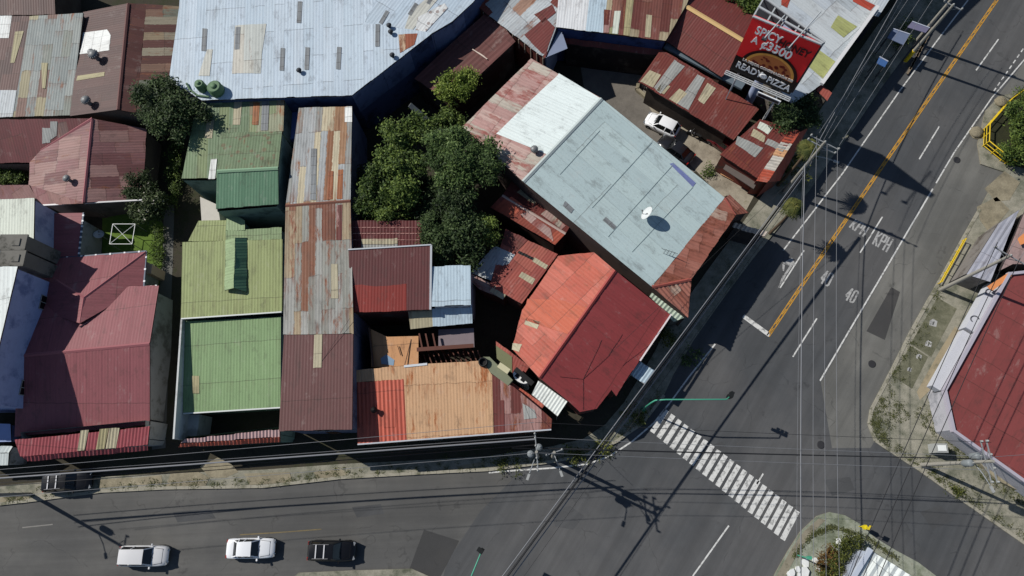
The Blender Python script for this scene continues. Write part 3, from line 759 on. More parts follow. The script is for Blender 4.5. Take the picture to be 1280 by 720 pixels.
# ================================================================== green house
b = Building('house', 'green multi level house with mossy upper gable and roof monitor', 'house', (110,130,118), (80,96,86))
i = b.slope([(246,128,6.4),(312,121.5,6.4),(312,222,5.9),(227,223,5.6)], T_GREENOLD, rib=((280,125),(272,222)))
i2 = b.slope([(312,121.5,6.4),(355.5,121,6.4),(354,164,6.1),(312,166,6.15)], T_GREENRUST)
b.patch(i2, [(317,128),(325,128),(323,156),(315,156)], tin('orange_rust_patch', [(150,96,60)], .3)); b.patch(i2, [(328,122),(337,122),(335,163),(326,163)], T_SKYL); b.patch(i, [(293,124),(303,124),(300,156),(291,156)], T_SKYLC); b.patch(i, [(259,150),(268,150),(265,173),(256,173)], T_SKYLC); b.patch(i, [(263,124),(278,124),(278,131),(262,131)], T_GREENLT2)
b.patch(i, [(264,199),(271.5,199),(269,224),(260.5,224)], T_WPATCH, .05)
G2a = b.slope([(271,214,7.6),(347.5,210,7.6),(352.5,164,7.0),(277,166,7.0)], T_GREENMOSS)
G2b = b.slope([(347.5,210,7.6),(271,214,7.6),(270,261,6.7),(348,255.5,6.7)], T_GREENDK)
G4 = b.slope([(248,276,4.8),(284,275,4.8),(282,301,4.6),(235,302,4.6)], T_OLIVE)
G4b = b.slope([(284,262,5.0),(306,276,5.0),(306,288,4.9),(282,288,4.9)], T_GREENLT2)
G4c = b.slope([(282,288,4.9),(352,284,4.9),(352,299,4.7),(282,301,4.7)], T_GREENLT2)
G5 = b.slope([(228,303,5.6),(353,299,5.6),(352.5,389,4.9),(226,398.5,4.9)], T_OLIVE)
mL = b.slope([(294,297,6.3),(292,360,6.0),(280.5,363,5.45),(282,300,5.75)], T_GREENLT2, wall=True)
mR = b.slope([(292,360,6.0),(294,297,6.3),(309,297,5.6),(308,365,5.3)], T_GREENDK)  # deep green carries the shade on the monitor's east face
G6 = b.slope([(226,402,4.4),(351,396,4.4),(350.5,509,3.8),(229,517,3.8)], T_GREENLT)
b.patch(G6, [(239,470),(249,470),(249,492),(241,492)], T_YELCR)
aw = b.slope([(231,549,4.2),(350,536.5,4.2),(350,546,4.0),(226,554,4.0)], tin('pinkish_sheeting', [(180,150,148)], 0, (.8,4)), .3, .035)
b.slope([(226,554.5,4.0),(350,546.5,4.0),(350,553,3.5),(223,559,3.5)], T_TILE, .3, .04)
b.ridge((271,214,7.65),(347.5,210,7.65), CAPG)
b.finish(); B_GRN = b
# parapets round the low green roof
WHT = plain('white_parapet', (196,198,196), .8, 0, .3, 1.0, .2, (150,150,146), .5)
mb = MB()
for a, c2 in (((226,399,5.0),(219,549,4.6)),):
    A_, C_ = at(*a), at(*c2); d = (C_-A_); A2, C2 = A_.copy(), C_.copy()
    mb.box(((A_.x+C_.x)/2,(A_.y+C_.y)/2,2.45), (d.to_2d().length,.16,4.9), math.atan2(d.y,d.x))
mb.build('parapet_wall', WHT, b.root)
mb = MB(); p, q = at(226.5,398.5,4.9), at(352,390,4.9); mb.bar(p, q, .12, .1); mb.build('gutter', paint(200,204,200,.5), b.root); mb = MB(); p, q = at(229,517,3.8), at(350.5,509.5,3.8); mb.bar(p, q, .12, .1); mb.build('gutter', paint(200,204,200,.5), b.root)
mb = MB(); p, q = at(222,518,2.6), at(246,545,2.6); mb.box(((p.x+q.x)/2,(p.y+q.y)/2,1.3), (abs(q.x-p.x),abs(q.y-p.y),2.6)); mb.build('porch_wall', WHT, b.root)
mb = MB(); P = [at(*x,3.0) for x in ((250,246),(272,256),(275,275),(252,277))]; mb.prism(P, 0, 3.0); mb.build('terrace_floor', plain('pale_terrace', (190,186,176), .8, 0, .3, 1.2), b.root)
mb = MB(); P = [at(*x,5.2) for x in ((355,125),(372,125),(372,162),(355,168))]; mb.prism([(p.x,p.y) for p in P], 0, 4.0); tag(mb.build('light_well_block', plain('skylit_blue_wall', (96,120,180), .8, 0, .2), None, (P[0].x,P[0].y,0)), 'block coloured sky-lit blue in the slot between green and rusty roofs', 'annex')  # blue sky light on the wall is put into the block's colour
# ================================================================== the long rusty roof
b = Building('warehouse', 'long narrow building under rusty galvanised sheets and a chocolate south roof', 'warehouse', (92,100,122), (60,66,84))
i = b.slope([(357,257,6.9),(438,251,6.9),(440,133,6.2),(373.5,134.5,6.2)], T_RUSTCOL, rib=((400,255),(405,134)))
j = b.slope([(438,251,6.9),(357,257,6.9),(354,418,6.65),(442,417,6.65)], T_RUSTCOL2, rib=((400,255),(398,417)))
b.patch(i, [(431,134),(440,133.5),(440,153),(431,153)], T_WPATCH)
b.patch(i, [(410,214),(417,214),(416,249),(409,250)], tin('rust_sheet', [(140,84,54)], .3)); b.patch(i, [(423,212),(429,212),(428,249),(421,249)], tin('rust_sheet', [(150,92,58)], .3))
k = b.slope([(355,418.5,6.6),(441.5,417.5,6.6),(440,537,6.5),(348.5,539,6.5)], T_BROWN)
b.skylight(k, [(393,418.5),(403,418.5),(402,460),(391.5,460)], T_SKYLC)
b.skylight(i, [(389,186),(396,186),(395,250),(388,250)], T_SKYL)
b.patch(j, [(421,256),(428,256),(427,300),(420,300)], T_PINKRUST)
b.patch(j, [(414,330),(422,330),(423,373),(414,373)], T_SKYLC)
b.ridge((357,257,6.93),(438,251,6.93), paint(120,80,66,.7), .3)
b.finish(); B_COL = b; b.openings(2.5, SOUTH)
# ================================================================== big warehouse
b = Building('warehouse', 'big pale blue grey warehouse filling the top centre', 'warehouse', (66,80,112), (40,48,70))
i = b.slope([(228,-60,8.2),(500,-60,8.2),(456,28,7.8),(541,41,7.3),(440,119,7.2),(356,121.5,7.2),(252,125.5,7.2),(211,100,7.3),(224,8,7.7)], T_WARE, .32, .005, rib=((300,0),(292,120)))
j = b.slope([(500,-60,8.25),(640,-60,7.9),(591,3,7.5),(565,27,7.42),(541,41,7.3),(497,43,7.42),(456,28,7.85)], T_WARE, .32, .005, rib=((560,-20),(512,40)))
for (u, v, w_, h_, a) in ((255.5,50,6,28,3),(297,48,6,28,3),(374.5,15,5.5,27,3),(353,74,5.5,28,3),(384,73,5.5,28,3),(423.5,72.5,5.5,28,3),(472,44,5.5,28,1)):
    b.skylight(i, rect_on(b, i, u, v, w_, h_, a), T_SKYL)
for (u, v, w_, h_, a) in ((480,22,5,18,30),(516,12,5,17,32),(538,0,5,12,30)): b.skylight(j, rect_on(b, j, u, v, w_, h_, a), T_SKYL)
b.patch(i, [(259,62),(266,62),(262,95),(248,95)], T_BLEACH); b.patch(i, [(294,32),(330,30),(326,92),(290,92)], T_BLEACH, .02); b.patch(i, [(312,31),(333,30),(324,90),(306,91)], T_BLEACH, .026)
b.patch(i, [(498,43),(522,42),(518,56),(500,66)], tin('orange_rust_sheeting', [(170,120,84,2),(150,84,60,2),(196,170,140,2)], .3, (.9,8)), .03)
b.patch(j, [(512,16),(536,-4),(552,-6),(528,22),(514,40),(505,38)], T_BLEACH, .03)
b.patch(j, [(522,22),(556,4),(560,10),(530,42),(519,40)], tin('white_flecked_sheeting', [(212,214,212)], .04, (1,1.6), speck=.6), .045)
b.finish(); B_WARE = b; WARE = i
# upper cladding on the diagonal wall, stepped panels
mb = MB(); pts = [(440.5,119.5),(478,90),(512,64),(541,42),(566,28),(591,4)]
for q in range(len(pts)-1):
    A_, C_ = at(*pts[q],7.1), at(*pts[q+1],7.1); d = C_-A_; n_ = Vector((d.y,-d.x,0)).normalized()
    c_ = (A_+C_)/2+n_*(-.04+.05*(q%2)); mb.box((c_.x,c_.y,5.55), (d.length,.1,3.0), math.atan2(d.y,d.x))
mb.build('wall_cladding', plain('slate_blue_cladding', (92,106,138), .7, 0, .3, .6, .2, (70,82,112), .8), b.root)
# ================================================================== yard roofs, top centre
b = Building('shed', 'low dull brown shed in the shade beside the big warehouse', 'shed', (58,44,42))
i = b.slope([(612,12,5.2),(644,52,5.2),(597,96,4.7),(560,126,4.6),(518,98,4.6),(560,58,5.1)], T_DKBROWN, .5, .012, rib=((628,32),(560,90)))
b.finish(); B_KSHED = b
b = Building('building', 'mixed grey and brown roofed building right of the big warehouse tip', 'building', (96,52,46), (70,40,36))
i = b.slope([(590,3,5.6),(660,-60,6.6),(740,-60,6.6),(696,34,5.8),(681,73,5.4)], T_TOPGREY, rib=((700,-10),(640,40)))
b.patch(i, [(655,44),(681,22),(694,34),(681,70)], T_STRIPBR); b.patch(i, [(668,18),(690,6),(695,16),(678,29)], T_STRIPBR)
b.finish()
mb = MB(); A_, C_ = at(592,6,5.1), at(681,75,5.1); d = C_-A_
for q in range(12):
    p = A_+d*(q+.5)/12; mb.box((p.x+.12,p.y-.15,4.5), (.10,.10,1.5), math.atan2(d.y,d.x))
mb.build('wall_post', paint(150,136,122,.7), b.root)
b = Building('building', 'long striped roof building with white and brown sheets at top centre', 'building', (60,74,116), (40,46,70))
i1 = b.slope([(702,-50,6.6),(742,-50,6.6),(732,38.5,5.9),(695,34,5.9)], tin('white_grey_sheeting', [(214,216,216)], .0, (1,12), .03, .15), rib=((720,-50),(712,36)))
i2 = b.slope([(742,-50,6.6),(765,-50,6.6),(754,41,5.9),(732,38.5,5.9)], T_BLUE)
i3 = b.slope([(765,-50,6.6),(880,-50,6.6),(858,6,6.2),(832,51,5.9),(754,41,5.9)], T_TOPMIX, rib=((800,-50),(790,45)))
b.patch(i3, [(783,0),(792,0),(787,45),(779,44)], T_YELCR); b.patch(i3, [(768,14),(776,14),(772,43),(765,42)], T_CREAM); b.patch(i3, [(808,18),(815,19),(813,47),(806,46)], T_CREAMSH); b.patch(i3, [(755,12),(764,13),(761,41),(754,41)], T_PINKRUST)
b.finish()
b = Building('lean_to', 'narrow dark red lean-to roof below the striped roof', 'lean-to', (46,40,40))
i = b.slope([(704,47,4.2),(826,62,4.2),(825,70,3.9),(706,54.5,3.9)], tin('red_brown_strip_sheeting', [(112,58,52,4),(104,52,48,4),(200,196,190,.6)], .05, (1.1,9))); b.finish()
mb = MB(); A_, C_ = at(682,72,5.2), at(697,37,5.2); d = C_-A_; mb.box(((A_.x+C_.x)/2,(A_.y+C_.y)/2,2.6), (d.to_2d().length,.2,5.2), math.atan2(d.y,d.x))
A2 = at(703,41,5.2); mb.face([A_, (A_+C_)/2+Vector((1.6,-.6,0)), A2, C_])
tag(mb.build('gable_screen', plain('grey_blue_screen', (124,134,156), .7, 0, .2), None, (A_.x,A_.y,0)), 'grey blue end screen with jagged shadow by the dark yard', 'wall')
b = Building('house', 'oxblood gabled roof left of the billboard with a cream ridge', 'house', (98,76,66))
i = b.slope([(857,7,6.0),(945,60,6.0),(902,96,4.8),(830,50,4.8)], T_MARN, rib=((900,33),(866,72)))
j = b.slope([(945,60,6.0),(857,7,6.0),(880,-40,4.9),(975,18,4.9)], T_MARN, rib=((900,33),(930,-10)))
b.ridge((857,7,6.05),(945,60,6.05), paint(196,164,112,.6), .5)
b.finish()
b = Building('house', 'oxblood streaked roof with cream and grey sheets above the parked white hatchback', 'house', (58,52,48), (40,36,34))  # dark wall colour stands in for the open shade under the roof
i = b.slope([(826,62,4.6),(852,76,4.6),(949,136,4.6),(917,175,3.7),(798,102,3.7)], T_MARN4, rib=((900,106),(870,146)))
for px, mt in (([(843,75),(856,83),(826,117),(817,110)], T_GREYPL), ([(872,93),(881,98),(860,138),(846,129)], T_GREYPL), ([(884,104),(895,110),(880,130),(872,125)], T_SKYLC), ([(849,111),(859,117),(846,130),(836,124)], T_CREAMSH), ([(812,88),(826,94),(816,110),(800,102)], T_CREAMSH), ([(826,102),(838,108),(830,118),(820,112)], T_CREAMSH)):
    b.patch(i, px, mt)
b.inset = 1.0; b.finish(); B_N4 = b
mb = MB(); A_, C_ = at(833,55,4.3), at(930,107,4.3); mb.bar(A_, C_, 1.1, .25); tag(mb.build('roof_gutter', paint(92,104,112,.7), None, (A_.x,A_.y,0)), 'broad grey box gutter between the two oxblood roofs', 'gutter')
b = Building('house', 'small oxblood patched roof house with a red and white striped edge', 'house', (120,66,58))
i = b.slope([(950,149,4.4),(998,163,4.4),(952,226,3.6),(900,193,3.6)], T_MARN4, rib=((974,156),(926,210)))
for px, mt in (([(922,170),(954,185),(944,197),(919,180)], T_GREYPL), ([(942,161),(957,170),(955,178),(938,170)], T_CREAMSH), ([(950,152),(966,160),(960,168),(946,160)], T_CREAM), ([(960,173),(982,184),(978,190),(956,180)], T_GREYPL)):
    b.patch(i, px, mt)
STR = tin('red_white_striped_sheeting', [(200,196,186,1),(178,86,66,1),(206,160,120,.8)], .0, (.75,9), .06, .2)
j = b.slope([(985,164,4.35),(1000,165,4.35),(960,228,3.55),(945,226,3.55)], STR, .3, .03, rib=((985,164),(1000,167)))
l = b.slope([(1000,165,4.3),(1010,160,3.2),(975,226,2.8),(960,228,3.5)], T_RED, rib=((1000,165),(1010,162)))
b.finish()
# grey roof behind the billboard
b = Building('shop', 'grey roofed shop with lime patches behind the billboard', 'shop', (130,124,116))
i = b.slope([(955,-30,5.4),(1010,-50,5.4),(1096,8,5.2),(1026,106,4.9),(990,130,4.8),(930,60,5.1)], T_GREYROOF, rib=((990,40),(1030,70)))
b.patch(i, [(1047,19),(1071,33),(1054,47),(1038,34)], T_LIME); b.patch(i, [(1023,62),(1044,77),(1028,98),(1009,82)], T_LIME); b.patch(i, [(1068,-6),(1094,7),(1088,14),(1066,2)], tin('red_edge_sheeting', [(158,66,52)], .0)); b.patch(i, [(980,-14),(990,-6),(984,10),(976,6)], tin('red_end_sheeting', [(158,66,52)], .0))
j = b.slope([(1026,106,4.6),(1040,116,4.6),(1034,126,4.4),(1020,113,4.4)], T_RED)
mb = MB()
b.finish()
mb.bar(at(1097,8,5.35), at(1027,105,5.05), .35, .3); mb.build('parapet', paint(205,205,205,.6), b.root)
b = Building('building', 'plain grey roof corner at the top edge right of the shop', 'building', (40,42,52))
b.slope([(1062,-60,5.0),(1150,-60,5.0),(1098,21,4.7),(1086,18,4.7)], T_GREYROOF); b.finish()
# ================================================================== teal hall
b = Building('hall', 'large pale teal hall with white panel and flaking red skirt roof', 'hall', (78,66,62), (50,46,48))
RZ = 7.6
i = b.slope([(654,227,RZ),(752,123,RZ),(906,247,6.0),(815,358.5,6.0)], T_TEAL, .33, .003, rib=((700,175),(855,300)))
j = b.slope([(752,123,RZ),(654,227,RZ),(578,158,5.7),(664,73,5.7)], T_PINKGREEN, .33, .009, rib=((752,123),(664,73)))
b.patch(j, [(699,92),(751,123.5),(684,193),(620,167)], T_WPANEL, .03, .010)
b.patch(i, [(837,205),(842,204),(870,229),(866,234)], T_BLUSKY); b.skylight(i, [(707,251.5),(718,262),(713,266.5),(703,257)], T_SKYL); b.skylight(i, [(757,271),(770.5,283),(766.5,287),(753,275)], T_SKYL)
k = b.slope([(906,247,6.0),(921,268,5.55),(864,349,5.55),(815,358.5,6.0)], T_SKIRT, .30, .012, rib=((861,300),(892,308)))
l = b.slope([(906,247,6.0),(912,243,5.6),(936,266,5.3),(921,268,5.55)], T_SKIRT, .30, .02)
m_ = b.slope([(815,358.5,6.0),(864,349,5.55),(860,397,4.6)], T_SKIRT, .34, .04, rib=((820,355),(858,390)))
b.ridge((654,227,RZ+.05),(752,123,RZ+.05), paint(170,180,178,.6), .4); b.ridge((906,247,6.04),(921,268,5.6), CAPR, .3); b.ridge((815,358.5,6.04),(864,349,5.6), CAPR, .3)
b.finish(); B_TEAL = b; TEAL = i; b.openings(2.5, (.82,-.57))
# seams on the teal roof
mb = MB()
for a, c2 in (((750,163),(700,218)),((815,178),(740,260)),((842,205),(760,296)),((866,234),(790,315)),((770,175),(790,190))):
    A_, C_ = b.pt(i,*a,.03), b.pt(i,*c2,.03); mb.bar(A_, C_, .035, .015)
mb.build('roof_seam', paint(138,154,154,.8), b.rob)
# street canopy of corrugated sheet under the skirt
b = Building('canopy', 'grey corrugated street canopy below the flaking red skirt roof', 'canopy', (50,48,50))
b.slope([(918,278,3.6),(960,290,3.4),(956,296,3.2),(915,284,3.4)], tin('striped_canopy_sheeting', [(170,160,150)], .15, (.8,4)), .36, .05); b.finish()
b = Building('canopy', 'pale green corrugated side canopy beside the deep red gable', 'canopy', (80,80,78))
b.slope([(817,362,4.2),(858,396,3.6),(842,402,3.2),(812,370,3.8)], tin('pale_green_striped_sheeting', [(168,182,166)], .08, (.8,4)), .36, .04, rib=((830,372),(820,384))); b.finish()
# ================================================================== red complex
b = Building('shed', 'long narrow rusty red gabled shed between the trees and the teal hall', 'shed', (70,50,46))
i = b.slope([(628,244,5.2),(707,292,5.0),(716,277,4.3),(641,224,4.5)], T_STRIPBR); j = b.slope([(707,292,5.0),(628,244,5.2),(613,259,4.3),(694,306,4.2)], T_STRIPRED)
b.patch(j, [(650,268),(660,265),(688,286),(692,302)], T_PINKGREEN); b.patch(i, [(646,240),(652,236),(672,250),(668,256)], T_SKYLC); b.patch(i, [(676,268),(683,262),(707,282),(702,287)], T_PINKGREEN); b.patch(j, [(630,250),(640,246),(660,262),(650,268)], T_STRIPRED)
b.ridge((628,244,5.23),(707,292,5.03), paint(180,160,150,.6), .25)
b.finish()
b = Building('house', 'brick red roofed house with white west sheets and small skylights', 'house', (90,60,54))
i = b.slope([(632,286,4.6),(664,302,4.6),(697,318,4.5),(652,380,3.9),(612,357,3.9)], T_RED, rib=((680,310),(632,368)))
j = b.slope([(618,307,4.4),(644,318,4.4),(620,353,3.9),(588,341,3.8)], T_GREYROOF, rib=((630,312),(604,348)))
b.patch(i, [(649,313),(668,323),(666,326),(647,316)], paint(20,18,18)); b.patch(i, [(668,322),(685,332),(682,337),(665,327)], T_SKYLC); b.patch(i, [(652,340),(669,349),(665,356),(648,346)], T_SKYLC)
k = b.slope([(588,342,3.7),(618,356,3.8),(634,366,3.6),(628,373,3.5),(600,362,3.5),(589,352,3.5)], T_PINKGREEN); l = b.slope([(618,356,3.9),(634,366,3.8),(629,374,3.7),(612,364,3.8)], T_SKYLC)
b.patch(i, [(634,287),(660,300),(645,315),(628,304)], T_STRIPBR)
b.finish()
b = Building('house', 'big red gabled corner house with orange west slope and deep red east slope', 'house', (100,60,54))
RZ, EZ = 6.6, 4.6
i = b.slope([(674,472,RZ-.3),(769,338,RZ),(742,315,5.6),(698,320,4.9),(652,388,4.7),(640,436,4.7)], T_REDOR, .33, .0045, rib=((720,405),(664,350)))
j = b.slope([(769,338,RZ),(674,472,RZ-.3),(711,502,EZ),(725,515,EZ),(746,511,EZ),(764,487,EZ),(770,495,EZ),(799,451,EZ),(838,393.5,EZ)], T_REDDK, .33, .004, rib=((722,405),(790,450)))
b.patch(i, [(660,374),(700,375),(735,385),(710,418),(650,398)], T_REDOR2); b.patch(i, [(657,397),(675,402),(671,411),(655,405)], T_SKYLC); b.patch(i, [(641,429),(652,430),(649,440),(640,437)], T_SKYLC)
b.ridge((674,472,RZ-.25),(769,338,RZ+.05), paint(150,66,60,.6), .3)
mb = MB(); b.finish(); B_RC = b; b.openings(2.5, (.82,-.57))
mb.bar(at(839,393,4.62), at(800,451,4.62), .14, .14); mb.build('gutter', paint(215,205,205,.5), b.root)
mb = MB()
pp = b.pt(j, 729, 473, .02)
for a in ((700,360+112),(676,472)): pass
for a, c2 in (((729,474),(700,471)),((729,474),(729,512)),((729,474),(760,445)),((760,445),(778,418)),((729,474),(752,425))):
    mb.tube([b.pt(j,*a,.03), b.pt(j,*c2,.03)], .012, 5)
mb.build('roof_wire', paint(60,40,40), b.rob)
def awning(label, px, zs, mat, cat='awning'):
    P = [at(u, v, z) for (u, v), z in zip(px, zs)]
    c = sum(P, Vector())/4; r = root('awning', (c.x,c.y,0), label, cat)
    mb = MB(); sheet(mb, P, (P[2]-P[1]).to_2d(), .3, .02, 0)
    mb.build('canopy_sheet', mat, r); mb = MB()
    for k in range(4): mb.bar(P[k]-Vector((0,0,.06)), P[(k+1)%4]-Vector((0,0,.06)), .06)
    mb.build('frame', paint(150,150,150,.5), r)
    for k in range(4):
        mb = MB(); p = P[k]+(c-P[k])*.06; mb.tube([(p.x,p.y,.1),(p.x,p.y,p.z-.05)], .04); mb.build('post', paint(120,120,120,.5), r)
    return r
awning('pale blue flat awning on the street side of the deep red roof', [(800,452),(818,463),(806,480),(788,468)], (3.6,3.4,3.4,3.6), T_BLUE)
awning('white sheet awning at the south tip of the red corner house', [(673,476),(709,502),(697,520),(665,493)], (4.5,4.4,4.2,4.3), T_WHITE)
# red wing / clutter south of the red house
b = Building('shed', 'little red patched lean-to between orange roof and red corner house', 'shed', (80,60,54))
i = b.slope([(620,426,4.2),(662,458,4.2),(650,476,3.9),(621,445,3.9)], T_RED, rib=((640,442),(632,462)))
j = b.slope([(633,480,4.3),(637,476,4.3),(681,506,4.2),(672,518,4.0)], T_REDOR, rib=((655,495),(650,505)))
b.patch(i, [(620,432),(640,446),(640,466),(621,448)], paint(112,114,84,.8), .05, 0)
b.finish()
mb = MB(); P = [at(u,v,5.0) for u,v in ((604,446),(612,446),(641,475),(635,482),(600,456))]; r = root('flat_roof_slab', (P[0].x,P[0].y,0), 'grey green flat roof strip with a black roof hole', 'annex')
mb.prism(P, 0, 5.0); mb.build('slab', plain('grey_green_slab', (118,122,100), .85, 0, .35, 1.2), r)
mb = MB(); p = at(604,453,5.05); mb.lathe(p, [(.42,0),(.42,.3),(.30,.3),(.30,.05)], 18); mb.build('roof_drum', paint(22,22,22,.6), r)
mb = MB(); p = at(630,461,5.0); mb.box(p+Vector((0,0,.2)), (1.1,.5,.4), -.6); mb.build('box', paint(190,184,150,.6), r)
mb = MB(); p = at(651,472,4.3); r = root('roof_tank', tuple(p), 'small white rounded tank with black openings between orange roof and red house', 'tank')
mb.prism([(p.x+.78*math.cos(x)*1.0*math.cos(-.62)-.45*math.sin(x)*math.sin(-.62), p.y+.78*math.cos(x)*math.sin(-.62)+.45*math.sin(x)*math.cos(-.62)) for x in [q*math.pi/8 for q in range(16)]], 0, 4.6); mb.build('tank_body', paint(222,222,218,.5), r)
for q in (-.3,.3):
    mb = MB(); mb.box(p+Vector((q*math.cos(-.62),q*math.sin(-.62),.31)), (.4,.5,.03), -.62); mb.build('opening', paint(16,16,16,.5), r)
mb = MB(); mb.bar(at(644,461,4.6), at(666,480,4.6), .45, .1); tag(mb.build('black_trough', paint(24,24,24,.6), None, tuple(at(655,470,4.5))), 'black narrow trough beside the small white rounded tank', 'trough')
# ================================================================== middle houses
b = Building('house', 'dark red roof with seam lines and two cream sheets by the tree crowns', 'house', (70,44,42))
i = b.slope([(439,275.5,6.4),(526.5,275.5,6.4),(526.5,308,5.9),(439,311,5.9)], T_R1, .3, .014)
seams = [(v, [q for q in range(14) if random.random() < .75]) for v in (284.5,292,300)]
b.skylight(i, [(452,299),(497,298),(497,305),(452,305.5)], T_SKYLC); b.skylight(i, [(452,306),(497,305.5),(497,309),(452,311)], T_GREYPL)
b.finish()
for v, q0 in seams:
    mb = MB()
    for q in q0: mb.bar(b.pt(i,441+q*6,v,.03), b.pt(i,445.5+q*6,v-.1,.03), .07, .02)
    mb.bar(b.pt(i,441,v,.012), b.pt(i,525,v-.2,.012), .03, .02); mb.build('seam_line', paint(160,120,112,.7), b.rob)
b = Building('house', 'brown roof turning bright red at its south eave, left of the pale blue roof', 'house', (74,46,44))
i = b.slope([(435.5,312,7.0),(538.5,306,7.0),(537.5,387,6.2),(438,391,6.2)], T_R2)
b.patch(i, [(434,357.5),(452,356),(470,358),(508,355),(508,388.3),(438.3,390.8)], T_R2B, .02); mb = MB(); b.finish()
mb.bar(at(539,306,7.0), at(538,387,6.2), .18, .12); mb.bar(at(435,312,7.03), at(539,306,7.03), .12, .1); mb.build('edge_trim', paint(176,180,184,.5), b.root)
b = Building('house', 'narrow house with pale blue roof and stepped lower blue and yellowed awning', 'house', (150,160,170))
i = b.slope([(539.5,333,6.6),(588,331.5,6.6),(588.5,381,6.3),(539.5,383,6.3)], T_BLUE); j = b.slope([(540,386,5.4),(590,381,5.4),(590.5,404.5,5.0),(541,408,5.0)], T_BLUE, wall=False)
k = b.slope([(510,388.5,5.4),(540,386,5.4),(541,408,5.0),(513,411.5,5.0)], T_CREAMSH, wall=False)
b.finish()
# balcony
r = root('balcony', tuple(at(560,430,0)), 'dark timber balcony with railing below the pale blue awning', 'balcony'); WOOD = plain('old_timber', (92,58,48), .8, 0, .35, 1.5)
mb = MB(); P = [at(u,v,3.9) for u,v in ((548,412),(592,410),(593,434),(548,437))]; mb.prism(P, 3.75, 3.9); mb.build('floor', plain('balcony_tiles', (120,108,112), .6, 0, .3), r)
mb = MB(); A_, C_ = at(521,437,4.7), at(592,432,4.7); mb.bar(A_, C_, .35, .12); mb.build('railing', WOOD, r)
for u in range(523, 592, 9):
    mb = MB(); p = at(u, 437-(u-521)*.07, 4.6); mb.box((p.x,p.y,2.3), (.12,.12,4.6)); mb.build('post', WOOD, r)
mb = MB()
for u in (524,532,541): mb.bar(at(u,417,4.6), at(u+4,436,4.6), .14)
mb.build('beam', WOOD, r)
mb = MB(); A_, C_ = at(520,452,3.4), at(600,446,3.4)
for t in range(14):
    p = A_+(C_-A_)*t/13; mb.box(p, (.10,1.3,.1), .4)
mb.build('lattice', WOOD, r)
b = Building('house', 'peach sheet roof with a blue tarp patch and dark yard beside it', 'house', (80,60,50))
i = b.slope([(463,411,4.3),(484,421,4.3),(523,420,4.3),(523,457,4.1),(464,459,4.1)], T_ORANGE2, .0, 0, rib=((490,420),(490,457))); mb = MB()
P = [b.pt(i,u,v,.03) for u,v in ((476,448),(483,443),(493,450),(492,457),(477,455))]; mb.face(P if newell_raw(P) > 0 else P[::-1])
b.finish(); mb.build('tarp_patch', paint(126,150,172,.5), b.rob)
mb = MB(); P = [at(u,v,4.3) for u,v in ((462,410),(467,458))]; mb.bar(P[0]+Vector((0,0,.1)), P[1]+Vector((0,0,.1)), .16, .2); mb.build('edge_board', paint(84,60,46), b.root)
for a, c2 in (((514,424),(506,456)),((497,432),(501,444))): mb = MB(); mb.bar(at(*a,4.4), at(*c2,4.3), .06); mb.build('loose_lath', paint(84,60,46), b.rob)
b = Building('house', 'wide faded orange street roof with a red ribbed section', 'house', (92,70,58), (60,46,40))
i = b.slope([(443,463,5.1),(504,457,5.1),(505,474,5.0),(444,478,5.0)], T_ORANGE)
j = b.slope([(444,478,5.0),(505,474,5.0),(508.5,550,4.6),(447,555,4.6)], T_TILE, .36, .03)
k = b.slope([(504,457,5.1),(602,451,5.1),(615,468,5.0),(617,543,4.6),(508.5,550,4.6)], T_ORANGE, rib=((560,453),(562,547)))
l = b.slope([(615,468,5.0),(640,482,4.95),(672,508,4.85),(690,524,4.75),(689,536,4.65),(617,543,4.6)], T_PINKRUST, rib=((640,480),(641,541)))
for (px, mt) in (([(621,500),(630,500),(631,541.5),(622,542)], T_STRIPBR), ([(653,504),(668,512),(671,522),(655,524)], T_GREYPL)): b.patch(l, px, mt)
b.skylight(j, [(478,512),(494,511),(494,534),(480,535)], T_TILE)
b.finish(); b.openings(2.5, SOUTH)
mb = MB(); mb.bar(at(447,555.5,4.6), at(689,537,4.65), .12, .1); mb.build('gutter', paint(176,180,186,.5), b.root)
mb = MB(); mb.bar(at(505,458,5.12), at(534,455,5.12), .2, .06); mb.build('flashing', paint(196,200,204,.4), b.root)
mb = MB(); p = b.pt(j,469,513,.05); mb.lathe(p, [(.2,0),(.2,.5),(.28,.5),(.0,.62)], 12); mb.build('roof_vent', paint(30,28,28), b.root)
# ================================================================== right-hand red building
b = Building('shop', 'white walled corner shop with dusty red roof and lilac parapet', 'shop', (168,168,174), (130,132,138))
b.inset = .05
i = b.slope([(1183,487.5,3.3),(1262,343,3.3),(1420,330,3.6),(1420,700,3.6),(1283,601,3.3),(1194,537,3.3)], T_REDRB, 0, 0, rib=((1262,343),(1183,487)))
b.finish()
LIL = plain('lilac_parapet', (166,162,172), .7, 0, .2, 1.0, .2)
P = [at(u,v,3.5) for u,v in ((1420,325),(1262,342),(1181.5,487.5),(1192.5,538.5),(1283,603),(1420,702))]
mb = MB()
for q in range(len(P)-1):
    d = P[q+1]-P[q]; c_ = (P[q]+P[q+1])/2; mb.box((c_.x,c_.y,3.35), (d.length+.2,.26,.4+.012*q), math.atan2(d.y,d.x))
mb.build('parapet', LIL, b.root)
A_, C_ = at(1262,343,3.3), at(1182,487,3.3); d = (C_-A_); n_ = Vector((d.y,-d.x,0)).normalized()
if n_.x > 0: n_ = -n_
SIGNW = plain('white_sign_band', (186,188,194), .6, 0, .15, 1.0, .2); INK = paint(74,76,84,.6)
